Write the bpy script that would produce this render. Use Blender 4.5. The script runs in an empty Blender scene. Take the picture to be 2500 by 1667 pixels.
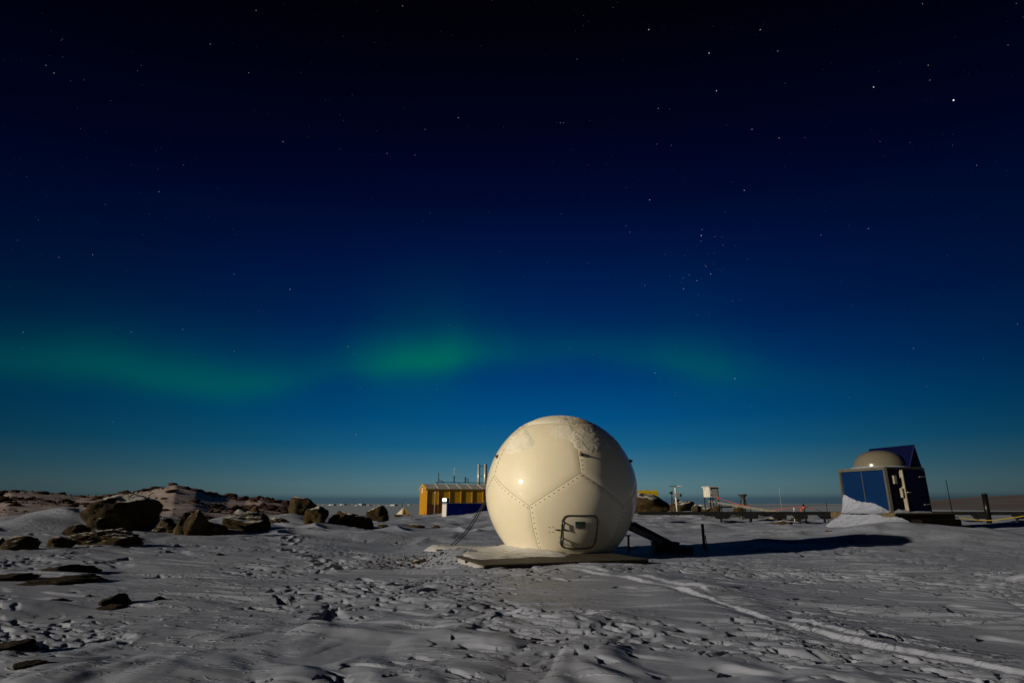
import bpy, bmesh, math, random
import numpy as np
from mathutils import Vector, Matrix, noise as mnoise

sc = bpy.context.scene
C = sc.collection
R = math.radians
# ------------------------------------------------------------------ camera
F = 1412.0; TH = R(15.63); CZ = 1.05            # focal length in photograph pixels, pitch, eye height
cam_d = bpy.data.cameras.new('camera'); cam = bpy.data.objects.new('camera', cam_d); C.objects.link(cam)
cam_d.sensor_width = 36; cam_d.lens = F / 2500 * 36
cam.location = (0, 0, CZ); cam.rotation_euler = (R(90) + TH, 0, 0)
cam_d.clip_start = 0.05; cam_d.clip_end = 60000
cam_d.dof.use_dof = True; cam_d.dof.focus_distance = 13.0; cam_d.dof.aperture_fstop = 5.6
sc.camera = cam
# ------------------------------------------------------------------ exposure
sc.view_settings.view_transform = 'Standard'; sc.view_settings.look = 'None'
sc.view_settings.gamma = 1; sc.view_settings.exposure = 0.0; sc.view_settings.use_curve_mapping = False
sc.cycles.use_denoising = True
sc.cycles.max_bounces = 5

def lin(r, g, b):
    f = lambda c: (c / 255 / 12.92) if c / 255 <= .04045 else ((c / 255 + .055) / 1.055) ** 2.4
    return (f(r), f(g), f(b), 1.0)
# ------------------------------------------------------------------ moon (the one sun lamp)
MOON_EL = R(14.6); MOON_AZ = R(24)                # from the left, 24 degrees behind the camera
Ldir = Vector((-math.cos(MOON_EL) * math.cos(MOON_AZ), -math.cos(MOON_EL) * math.sin(MOON_AZ), math.sin(MOON_EL)))
sun_d = bpy.data.lights.new('moon', 'SUN'); sun = bpy.data.objects.new('moon', sun_d); C.objects.link(sun)
sun_d.energy = 3.25; sun_d.angle = R(0.5); sun_d.color = (1.0, 0.87, 0.66)
sun.rotation_euler = Ldir.to_track_quat('Z', 'Y').to_euler()
sun.location = (-40, -20, 30)

# ------------------------------------------------------------------ pixel of the photograph -> ray / point
def ray(px, py):
    dx = px - 1250; dy = 833.5 - py
    return Vector((dx, F * math.cos(TH) - dy * math.sin(TH), dy * math.cos(TH) + F * math.sin(TH)))
def atz(px, py, z=0.0):
    r = ray(px, py); t = (z - CZ) / r.z
    return Vector((0, 0, CZ)) + r * t
def dep(px, py, Y):
    r = ray(px, py)
    return Vector((0, 0, CZ)) + r * (Y / r.y)
def elev(px, py):
    r = ray(px, py); return math.atan2(r.z, math.hypot(r.x, r.y))
def azim(px, py):
    r = ray(px, py); return math.atan2(r.x, r.y)

# ------------------------------------------------------------------ night sky
W = bpy.data.worlds.new('World'); sc.world = W; W.use_nodes = True
wt = W.node_tree; wn = wt.nodes; wl = wt.links; wn.clear()
def wmath(op, a, b=None, c=None):
    n = wn.new('ShaderNodeMath'); n.operation = op
    for i, v in enumerate((a, b, c)):
        if v is None: continue
        if isinstance(v, (int, float)): n.inputs[i].default_value = v
        else: wl.new(v, n.inputs[i])
    return n.outputs[0]
tc = wn.new('ShaderNodeTexCoord'); sx = wn.new('ShaderNodeSeparateXYZ'); wl.new(tc.outputs['Generated'], sx.inputs[0])
el = wmath('MULTIPLY', wmath('ARCSINE', sx.outputs[2]), 180 / math.pi)
az = wmath('MULTIPLY', wmath('ARCTAN2', sx.outputs[0], sx.outputs[1]), 180 / math.pi)
ramp = wn.new('ShaderNodeValToRGB'); wl.new(wmath('DIVIDE', wmath('ADD', el, 2.0), 62.0), ramp.inputs[0])
stops = [(-2, (52, 70, 84)), (0.05, (62, 84, 98)), (0.55, (64, 90, 102)), (0.75, (90, 118, 124)), (1.8, (86, 122, 132)), (3.2, (60, 112, 134)),
         (5.2, (24, 96, 134)), (8, (2, 78, 130)), (12, (0, 56, 114)), (17, (0, 36, 92)), (23, (0, 24, 74)), (29, (1, 12, 53)), (36, (2, 5, 35)), (44, (2, 3, 17)), (58, (2, 2, 7))]
cr = ramp.color_ramp; cr.interpolation = 'LINEAR'
while len(cr.elements) < len(stops): cr.elements.new(0.5)
for e, (d, c) in zip(cr.elements, stops): e.position = (d + 2) / 62; e.color = lin(*c)
# sky dimmed away from a low point towards +Y to imitate lens vignetting
gd = Vector((math.sin(R(3)) * math.cos(R(8)), math.cos(R(3)) * math.cos(R(8)), math.sin(R(8))))
dot = wn.new('ShaderNodeVectorMath'); dot.operation = 'DOT_PRODUCT'; wl.new(tc.outputs['Generated'], dot.inputs[0]); dot.inputs[1].default_value = gd
ang = wmath('MULTIPLY', wmath('ARCCOSINE', wmath('MINIMUM', dot.outputs['Value'], 1.0)), 180 / math.pi)
fall = wmath('ADD', wmath('MULTIPLY', wmath('EXPONENT', wmath('MULTIPLY', wmath('POWER', wmath('DIVIDE', ang, 35.0), 2.0), -1.0)), 0.82), 0.18)
# aurora
def fcurve(pts, lo, hi):
    n = wn.new('ShaderNodeFloatCurve'); cv = n.mapping.curves[0]
    wl.new(wmath('DIVIDE', wmath('ADD', az, 60.0), 120.0), n.inputs['Value'])
    ps = [((a + 60) / 120, (v - lo) / (hi - lo)) for a, v in pts]
    cv.points[0].location = ps[0]; cv.points[1].location = ps[-1]
    for p in ps[1:-1]: cv.points.new(*p)
    n.mapping.update()
    return wmath('ADD', wmath('MULTIPLY', n.outputs[0], hi - lo), lo)
au = [(-400, 870, .22), (0, 872, .3), (200, 886, .42), (400, 918, .5), (550, 938, .52), (690, 934, .38), (790, 915, .27), (870, 893, .45), (960, 888, .85), (1050, 880, 1.0),
      (1130, 866, .7), (1230, 856, .34), (1400, 855, .2), (1560, 868, .26), (1700, 890, .4), (1800, 908, .28), (1950, 930, .1), (2200, 950, .03), (2600, 960, 0.0)]
pc = []; pi_ = []
for px, py, s in au:
    a = math.degrees(azim(px, py)); pc.append((a, math.degrees(elev(px, py)))); pi_.append((a, s))
ec = fcurve(pc, 0, 25); ai = fcurve(pi_, 0, 1)
nz = wn.new('ShaderNodeTexNoise'); nz.inputs['Scale'].default_value = 6; nz.inputs['Detail'].default_value = 2; wl.new(tc.outputs['Generated'], nz.inputs['Vector'])
ec = wmath('ADD', ec, wmath('MULTIPLY', wmath('SUBTRACT', nz.outputs[0], 0.5), 2.0))
de = wmath('SUBTRACT', el, ec)
up = wmath('GREATER_THAN', de, 0.0)
wd = wmath('ADD', wmath('MULTIPLY', up, 0.7), 1.45)
ag = wmath('MULTIPLY', wmath('EXPONENT', wmath('MULTIPLY', wmath('POWER', wmath('ABSOLUTE', wmath('DIVIDE', de, wd)), 1.8), -1.0)), ai)
wide = wmath('MULTIPLY', wmath('EXPONENT', wmath('MULTIPLY', wmath('POWER', wmath('DIVIDE', de, 6.0), 2.0), -1.0)), wmath('MULTIPLY', ai, 0.13))
ag = wmath('MINIMUM', wmath('ADD', wmath('MULTIPLY', ag, 0.58), wide), 0.8)
sc1 = wn.new('ShaderNodeVectorMath'); sc1.operation = 'SCALE'; wl.new(ramp.outputs[0], sc1.inputs[0]); wl.new(fall, sc1.inputs['Scale'])
mix = wn.new('ShaderNodeMix'); mix.data_type = 'RGBA'; wl.new(ag, mix.inputs[0]); wl.new(sc1.outputs[0], mix.inputs[6]); mix.inputs[7].default_value = lin(0, 112, 86)
bg = wn.new('ShaderNodeBackground'); bg.inputs[1].default_value = 1.0; wl.new(mix.outputs[2], bg.inputs[0])
wo = wn.new('ShaderNodeOutputWorld'); wl.new(bg.outputs[0], wo.inputs[0])

# ------------------------------------------------------------------ materials
MATS = {}
def mat(name, col, rough=0.6, metal=0.0, var=0.0, scale=4.0, bump=0.0, bscale=30.0, emit=None, es=0.0, spec=0.5, col2=None):
    if name in MATS: return MATS[name]
    m = bpy.data.materials.new(name); m.use_nodes = True; nt = m.node_tree; n = nt.nodes; l = nt.links
    b = n['Principled BSDF']; b.inputs['Base Color'].default_value = (*col, 1); b.inputs['Roughness'].default_value = rough; b.inputs['Metallic'].default_value = metal
    b.inputs['Specular IOR Level'].default_value = spec
    t = n.new('ShaderNodeTexCoord')
    if var > 0 or col2:
        z = n.new('ShaderNodeTexNoise'); z.inputs['Scale'].default_value = scale; z.inputs['Detail'].default_value = 6; z.inputs['Roughness'].default_value = .65
        l.new(t.outputs['Object'], z.inputs['Vector'])
        r = n.new('ShaderNodeValToRGB'); r.color_ramp.elements[0].position = .35; r.color_ramp.elements[1].position = .65
        c2 = col2 or tuple(min(1, c * (1 + var)) for c in col); c1 = col if col2 else tuple(c * (1 - var) for c in col)
        r.color_ramp.elements[0].color = (*c1, 1); r.color_ramp.elements[1].color = (*c2, 1)
        l.new(z.outputs[0], r.inputs[0]); l.new(r.outputs[0], b.inputs['Base Color'])
    if bump > 0:
        z = n.new('ShaderNodeTexNoise'); z.inputs['Scale'].default_value = bscale; z.inputs['Detail'].default_value = 5
        l.new(t.outputs['Object'], z.inputs['Vector'])
        u = n.new('ShaderNodeBump'); u.inputs['Strength'].default_value = bump; u.inputs['Distance'].default_value = 0.02
        l.new(z.outputs[0], u.inputs['Height']); l.new(u.outputs[0], b.inputs['Normal'])
    if emit: b.inputs['Emission Color'].default_value = (*emit, 1); b.inputs['Emission Strength'].default_value = es
    MATS[name] = m; return m

def snow_mat(name, col, dirt=None, grain=1.0):
    m = bpy.data.materials.new(name); m.use_nodes = True; nt = m.node_tree; n = nt.nodes; l = nt.links
    b = n['Principled BSDF']; b.inputs['Roughness'].default_value = .55; b.inputs['Specular IOR Level'].default_value = .25
    t = n.new('ShaderNodeTexCoord')
    z = n.new('ShaderNodeTexNoise'); z.inputs['Scale'].default_value = 1.3; z.inputs['Detail'].default_value = 8; z.inputs['Roughness'].default_value = .6
    l.new(t.outputs['Object'], z.inputs['Vector'])
    r = n.new('ShaderNodeValToRGB'); r.color_ramp.elements[0].position = .3; r.color_ramp.elements[1].position = .7
    r.color_ramp.elements[0].color = (*[c * .9 for c in col], 1); r.color_ramp.elements[1].color = (*[min(.9, c * 1.08) for c in col], 1)
    l.new(z.outputs[0], r.inputs[0]); l.new(r.outputs[0], b.inputs['Base Color'])
    z1 = n.new('ShaderNodeTexNoise'); z1.inputs['Scale'].default_value = 9; z1.inputs['Detail'].default_value = 8; z1.inputs['Roughness'].default_value = .62
    mp = n.new('ShaderNodeMapping'); mp.inputs['Rotation'].default_value = (0, 0, R(8)); mp.inputs['Scale'].default_value = (.6, 1.3, 1); l.new(t.outputs['Object'], mp.inputs[0]); l.new(mp.outputs[0], z1.inputs['Vector'])
    u = n.new('ShaderNodeBump'); u.inputs['Strength'].default_value = .22 * grain; u.inputs['Distance'].default_value = .02
    l.new(z1.outputs[0], u.inputs['Height'])
    mp2 = n.new('ShaderNodeMapping'); mp2.inputs['Rotation'].default_value = (0, 0, R(9)); mp2.inputs['Scale'].default_value = (3.2, 8.5, 1); l.new(t.outputs['Object'], mp2.inputs[0])
    z4 = n.new('ShaderNodeTexNoise'); z4.inputs['Scale'].default_value = 1.0; z4.inputs['Detail'].default_value = 4; z4.inputs['Roughness'].default_value = .6; z4.inputs['Distortion'].default_value = .5; l.new(mp2.outputs[0], z4.inputs['Vector'])
    rc = n.new('ShaderNodeValToRGB'); rc.color_ramp.elements[0].position = .52; rc.color_ramp.elements[1].position = .60; l.new(z4.outputs[0], rc.inputs[0])
    z5 = n.new('ShaderNodeTexNoise'); z5.inputs['Scale'].default_value = .45; z5.inputs['Detail'].default_value = 2; l.new(t.outputs['Object'], z5.inputs['Vector'])
    rm = n.new('ShaderNodeValToRGB'); rm.color_ramp.elements[0].position = .42; rm.color_ramp.elements[1].position = .58; l.new(z5.outputs[0], rm.inputs[0])
    mm = n.new('ShaderNodeMath'); mm.operation = 'MULTIPLY'; l.new(rc.outputs[0], mm.inputs[0]); l.new(rm.outputs[0], mm.inputs[1])
    u0 = n.new('ShaderNodeBump'); u0.inputs['Strength'].default_value = .8 * grain; u0.inputs['Distance'].default_value = .02
    l.new(mm.outputs[0], u0.inputs['Height']); l.new(u.outputs[0], u0.inputs['Normal'])
    u = u0
    z2 = n.new('ShaderNodeTexNoise'); z2.inputs['Scale'].default_value = 140; z2.inputs['Detail'].default_value = 2
    l.new(t.outputs['Object'], z2.inputs['Vector'])
    u2 = n.new('ShaderNodeBump'); u2.inputs['Strength'].default_value = .25 * grain; u2.inputs['Distance'].default_value = .004
    l.new(z2.outputs[0], u2.inputs['Height']); l.new(u.outputs[0], u2.inputs['Normal']); l.new(u2.outputs[0], b.inputs['Normal'])
    MATS[name] = m; return m
SNOW = snow_mat('snow', (.315, .35, .455)); SNOW_LIT = snow_mat('lit_snow', (.5, .5, .52), grain=.45); RIME = snow_mat('rime', (.84, .785, .66), grain=.5)  # second snow is a lighter copy, painting bounced moonlight on the dome's bank
SNOW_HILL = snow_mat('hill_snow', (.42, .35, .345), grain=2)
SEA = snow_mat('sea_ice', (.36, .41, .48))

def rock_mat(name, c1, c2, snow=True):
    m = bpy.data.materials.new(name); m.use_nodes = True; nt = m.node_tree; n = nt.nodes; l = nt.links
    b = n['Principled BSDF']; b.inputs['Roughness'].default_value = .85; b.inputs['Specular IOR Level'].default_value = .2
    t = n.new('ShaderNodeTexCoord'); g = n.new('ShaderNodeNewGeometry')
    z = n.new('ShaderNodeTexNoise'); z.inputs['Scale'].default_value = 3.5; z.inputs['Detail'].default_value = 9; z.inputs['Roughness'].default_value = .7
    l.new(g.outputs['Position'], z.inputs['Vector'])
    r = n.new('ShaderNodeValToRGB'); r.color_ramp.elements[0].position = .32; r.color_ramp.elements[1].position = .68
    r.color_ramp.elements[0].color = (*c1, 1); r.color_ramp.elements[1].color = (*c2, 1)
    l.new(z.outputs[0], r.inputs[0])
    if snow:
        sp = n.new('ShaderNodeSeparateXYZ'); l.new(g.outputs['Normal'], sp.inputs[0])
        z3 = n.new('ShaderNodeTexNoise'); z3.inputs['Scale'].default_value = 2.2; z3.inputs['Detail'].default_value = 6; l.new(g.outputs['Position'], z3.inputs['Vector'])
        a = n.new('ShaderNodeMath'); a.operation = 'MULTIPLY_ADD'; l.new(z3.outputs[0], a.inputs[0]); a.inputs[1].default_value = .9; l.new(sp.outputs[2], a.inputs[2])
        rr = n.new('ShaderNodeValToRGB'); rr.color_ramp.elements[0].position = .0; rr.color_ramp.elements[1].position = 1.0
        mr = n.new('ShaderNodeMapRange'); mr.inputs[1].default_value = 1.26; mr.inputs[2].default_value = 1.34; l.new(a.outputs[0], mr.inputs[0])
        mx = n.new('ShaderNodeMix'); mx.data_type = 'RGBA'; l.new(mr.outputs[0], mx.inputs[0]); l.new(r.outputs[0], mx.inputs[6]); mx.inputs[7].default_value = (.55, .55, .56, 1)
        l.new(mx.outputs[2], b.inputs['Base Color'])
    else: l.new(r.outputs[0], b.inputs['Base Color'])
    z2 = n.new('ShaderNodeTexNoise'); z2.inputs['Scale'].default_value = 11; z2.inputs['Detail'].default_value = 9; z2.inputs['Roughness'].default_value = .7
    l.new(g.outputs['Position'], z2.inputs['Vector'])
    u = n.new('ShaderNodeBump'); u.inputs['Strength'].default_value = 1.0; u.inputs['Distance'].default_value = .09
    l.new(z2.outputs[0], u.inputs['Height']); l.new(u.outputs[0], b.inputs['Normal'])
    return m
ROCK = rock_mat('brown_gneiss', (.012, .009, .006), (.095, .062, .022))
ROCK_BARE = rock_mat('bare_gneiss', (.012, .010, .008), (.05, .036, .02), snow=False)
ROCK_RED = rock_mat('red_scree', (.022, .009, .006), (.07, .03, .02), snow=False)

# ------------------------------------------------------------------ mesh helpers
class MB:
    def __init__(s): s.v = []; s.f = []
    def add(s, vs, fs):
        o = len(s.v); s.v += [tuple(v) for v in vs]; s.f += [tuple(i + o for i in f) for f in fs]; return s
    def box(s, c, size, ax=None):
        c = Vector(c); X, Y, Z = ax or (Vector((1, 0, 0)), Vector((0, 1, 0)), Vector((0, 0, 1)))
        hx, hy, hz = [q / 2 for q in size]
        vs = [c + X * (a * hx) + Y * (b * hy) + Z * (d * hz) for d in (-1, 1) for a, b in ((-1, -1), (1, -1), (1, 1), (-1, 1))]
        return s.add(vs, [(3, 2, 1, 0), (4, 5, 6, 7), (0, 1, 5, 4), (1, 2, 6, 5), (2, 3, 7, 6), (3, 0, 4, 7)])
    def bar(s, a, b, w, h=None, upv=(0, 0, 1)):
        a = Vector(a); b = Vector(b); d = b - a; L = d.length; d.normalize(); u = Vector(upv)
        if abs(d.dot(u)) > .97: u = Vector((0, 1, 0))
        sd = d.cross(u).normalized(); u = sd.cross(d)
        return s.box((a + b) / 2, (L, w, h or w), (d, sd, u))
    def tube(s, pts, r, n=8, r2=None):
        pts = [Vector(p) for p in pts]; m = len(pts); vs = []
        for i, p in enumerate(pts):
            d = (pts[min(i + 1, m - 1)] - pts[max(i - 1, 0)]).normalized(); u = Vector((0, 0, 1)) if abs(d.z) < .95 else Vector((0, 1, 0))
            a = d.cross(u).normalized(); b = a.cross(d); rr = r if r2 is None else r + (r2 - r) * i / (m - 1)
            vs += [p + (a * math.cos(2 * math.pi * k / n) + b * math.sin(2 * math.pi * k / n)) * rr for k in range(n)]
        fs = [(i * n + k, i * n + (k + 1) % n, (i + 1) * n + (k + 1) % n, (i + 1) * n + k) for i in range(m - 1) for k in range(n)]
        fs += [tuple(range(n - 1, -1, -1)), tuple(range((m - 1) * n, m * n))]
        return s.add(vs, fs)
    def lathe(s, o, prof, n=24):
        o = Vector(o); vs = [o + Vector((r * math.cos(2 * math.pi * k / n), r * math.sin(2 * math.pi * k / n), z)) for r, z in prof for k in range(n)]
        m = len(prof)
        fs = [(i * n + k, i * n + (k + 1) % n, (i + 1) * n + (k + 1) % n, (i + 1) * n + k) for i in range(m - 1) for k in range(n)]
        fs += [tuple(range(n - 1, -1, -1)), tuple(range((m - 1) * n, m * n))]
        return s.add(vs, fs)
    def poly_prism(s, pts, off):
        off = Vector(off); n = len(pts); pts = [Vector(p) for p in pts]
        return s.add(pts + [p + off for p in pts], [tuple(range(n - 1, -1, -1)), tuple(range(n, 2 * n))] + [(i, (i + 1) % n, n + (i + 1) % n, n + i) for i in range(n)])
    def build(s, name, m, parent=None, smooth=False, bevel=0.0):
        me = bpy.data.meshes.new(name); o = bpy.data.objects.new(name, me); C.objects.link(o)
        base = Vector((0, 0, 0))
        if parent is not None: o.parent = parent; base = parent.location
        me.from_pydata([tuple(Vector(v) - base) for v in s.v], [], s.f); me.update()
        bm = bmesh.new(); bm.from_mesh(me); bmesh.ops.recalc_face_normals(bm, faces=bm.faces); bm.to_mesh(me); bm.free()
        if m: me.materials.append(m)
        if smooth:
            for p in me.polygons: p.use_smooth = True
        if bevel > 0:
            b = o.modifiers.new('bevel', 'BEVEL'); b.width = bevel; b.segments = 2; b.limit_method = 'ANGLE'
        return o
def tag(o, label, cat=None, group=None, kind=None):
    o['label'] = label
    if cat: o['category'] = cat
    if group: o['group'] = group
    if kind: o['kind'] = kind
    return o
def thing(name, label, cat, loc, group=None):
    o = bpy.data.objects.new(name, None); C.objects.link(o); o.location = loc; o.empty_display_size = .1
    bpy.context.view_layer.update()
    return tag(o, label, cat, group)
def grid_obj(name, X, Y, Z, m, wrap=False, parent=None):
    nr, nc = X.shape
    me = bpy.data.meshes.new(name); V = np.stack([X, Y, Z], -1).reshape(-1, 3).astype(np.float32)
    i, j = np.meshgrid(np.arange(nr - 1), np.arange(nc if wrap else nc - 1), indexing='ij'); j2 = (j + 1) % nc
    Q = np.stack([i * nc + j, i * nc + j2, (i + 1) * nc + j2, (i + 1) * nc + j], -1).reshape(-1, 4).astype(np.int32)
    me.vertices.add(len(V)); me.vertices.foreach_set('co', V.ravel())
    me.loops.add(Q.size); me.loops.foreach_set('vertex_index', Q.ravel())
    me.polygons.add(len(Q)); me.polygons.foreach_set('loop_start', np.arange(0, Q.size, 4, dtype=np.int32)); me.polygons.foreach_set('loop_total', np.full(len(Q), 4, np.int32))
    me.update(calc_edges=True); me.polygons.foreach_set('use_smooth', np.ones(len(Q), bool)); me.materials.append(m)
    o = bpy.data.objects.new(name, me); C.objects.link(o)
    if parent: o.parent = parent
    return o

# ------------------------------------------------------------------ numpy gradient noise
_rng = np.random.default_rng(7); _perm = np.concatenate([_rng.permutation(256)] * 3)
_ga = _rng.uniform(0, 2 * np.pi, 256); _gx = np.cos(_ga); _gy = np.sin(_ga)
def gn(x, y, s=0):
    x = np.asarray(x, float) + s * 17.31; y = np.asarray(y, float) - s * 9.77
    xi = np.floor(x).astype(int); yi = np.floor(y).astype(int); fx = x - xi; fy = y - yi; xi &= 255; yi &= 255
    u = fx * fx * fx * (fx * (fx * 6 - 15) + 10); v = fy * fy * fy * (fy * (fy * 6 - 15) + 10)
    def g(a, b, dx, dy):
        h = _perm[_perm[a & 255] + (b & 255)]; return _gx[h] * dx + _gy[h] * dy
    n00 = g(xi, yi, fx, fy); n10 = g(xi + 1, yi, fx - 1, fy); n01 = g(xi, yi + 1, fx, fy - 1); n11 = g(xi + 1, yi + 1, fx - 1, fy - 1)
    return (n00 + u * (n10 - n00) + v * (n01 + u * (n11 - n01) - n00 - u * (n10 - n00))) * 1.5
def fbm(x, y, o=4, s=0, g=.5):
    t = 0; a = 1; k = 0
    for i in range(o): t = t + a * gn(x * 2 ** i, y * 2 ** i, s + i); k += a; a *= g
    return t / k
def ss(a, b, x):
    t = np.clip((x - a) / (b - a), 0, 1); return t * t * (3 - 2 * t)

# ------------------------------------------------------------------ ground
MOUNDS = [  # px, py on the flat, sigma x, sigma y, height
    (1140, 1366, .55, .9, .14), (1380, 1390, 1.6, .4, .01), (1095, 1362, .6, .8, .08), (1210, 1336, 1.0, 1.0, .12), (545, 1292, .8, .8, .22), (715, 1284, 1.0, 1.0, .2),
    (1110, 1340, .5, 1.0, .08),
    (1030, 1378, .75, .85, -.13), (960, 1335, 1.2, 2.0, -.10), (880, 1318, 1.4, .8, .14), (1010, 1315, 1.2, 1.0, .10),
    (1150, 1262, 3.2, 2.2, .55), (1240, 1268, 3.5, 3, .5),
    (130, 1318, 2.2, 2.2, .45), (300, 1310, 3.5, 2.0, .28), (640, 1285, 3.0, 2.6, .35), (760, 1278, 2.4, 2.5, .3),
    (1640, 1262, 6.0, 6.0, .38), (1780, 1262, 5.0, 6.0, .2), (2140, 1312, 1.3, 1.0, .12),
    (420, 1480, .9, .4, .05), (1690, 1376, .8, .5, .06), (1250, 1393, 1.0, .4, .04), (1460, 1386, 1.0, .4, .05), (440, 1432, .5, .3, .05), (2460, 1285, 3, 2, .15)]
MW = [(atz(a, b).x, atz(a, b).y, c, d, e) for a, b, c, d, e in MOUNDS]
def macro(x, y):
    r = np.hypot(x, y)
    z = .26 * ss(0, 1, (-x - 2.5) / 9) * ss(3, 7, r) * (1 - ss(24, 34, r))
    z = z - .05 * np.clip(x - 2.2, 0, 6) * (1 - ss(7, 14, r)) * .8
    z = z + .33 * np.exp(-((x - 12.6) / 2.8) ** 2 - ((y - 18.8) / 2.8) ** 2)
    for a, b, c, d, e in MW: z = z + e * np.exp(-((x - a) / c) ** 2 - ((y - b) / d) ** 2)
    z = z + .05 * gn(x / 5, y / 4, 3) * ss(3, 8, r)
    z = z + .12 * gn(x / 11, y / 14, 5) * ss(18, 30, r)
    z = z - np.maximum(0, r - 56) * .085 * ss(0, 10, r - 54)
    return z
TRK = [(1350, 1393), (1420, 1398), (1520, 1411), (1600, 1426), (1690, 1446), (1760, 1470), (1850, 1497), (1960, 1527), (2080, 1556), (2200, 1578), (2330, 1597), (2500, 1626), (2700, 1665)]
TW = np.array([(atz(a, b).x, atz(a, b).y) for a, b in TRK])
FOOT = [(712, 1302), (700, 1316), (717, 1318), (701, 1325), (704, 1336), (727, 1340), (741, 1347), (756, 1350), (776, 1356), (788, 1363), (828, 1366), (842, 1372)]
FW = [(atz(a, b, .12).x, atz(a, b, .12).y) for a, b in FOOT]
def track(x, y):
    best = np.full(x.shape, 9.0); al = np.zeros(x.shape); sg = np.full(x.shape, -9.0); acc = 0
    for (ax, ay), (bx, by) in zip(TW[:-1], TW[1:]):
        dx, dy = bx - ax, by - ay; L = math.hypot(dx, dy); t = np.clip(((x - ax) * dx + (y - ay) * dy) / L ** 2, 0, 1)
        ex = x - ax - t * dx; ey = y - ay - t * dy; d = np.hypot(ex, ey); m = d < best
        s = -(ex * dy - ey * dx) / L                      # positive to the right / far side
        best = np.where(m, d, best); sg = np.where(m, np.sign(s) * d, sg); al = np.where(m, acc + t * L, al); acc += L
    return sg, al
def terr(t, ths, e): return sum(ss(k, k + e, t) for k in ths)
def flutes(u, v, cu, cv, seed, d0, d1_, dens, r):
    out = np.zeros(u.shape); iu = np.floor(u / cu).astype(int); iv = np.floor(v / cv).astype(int)
    for a in (-1, 0):
        for b in (-1, 0, 1):
            ci, cj = iu + a, iv + b; k = _perm[_perm[ci & 255] + (cj & 255)]; H = lambda n: _perm[_perm[(k + n * 7 + seed) & 255] + n] / 255.0
            du = u - (ci + H(1)) * cu; dv_ = v - (cj + H(2)) * cv
            dv_ = dv_ + .25 * cv * np.sin(du / cu * 5 + 6.3 * H(6))
            L = cu * (.35 + .6 * H(3)); w = cv * (.12 + .3 * H(4)); t = du / L; e = .012 + .0022 * r
            tt = np.clip(t, 0, 1); f = ss(0, e, du + .5 * np.abs(dv_)) * (1 - tt ** 2.2) * (1 - ss(w * (1 - .5 * tt) - .3 * w, w, np.abs(dv_)))
            out = np.maximum(out, np.where(H(5) < dens, f * (d0 + (d1_ - d0) * H(8)), 0))
    return out
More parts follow.
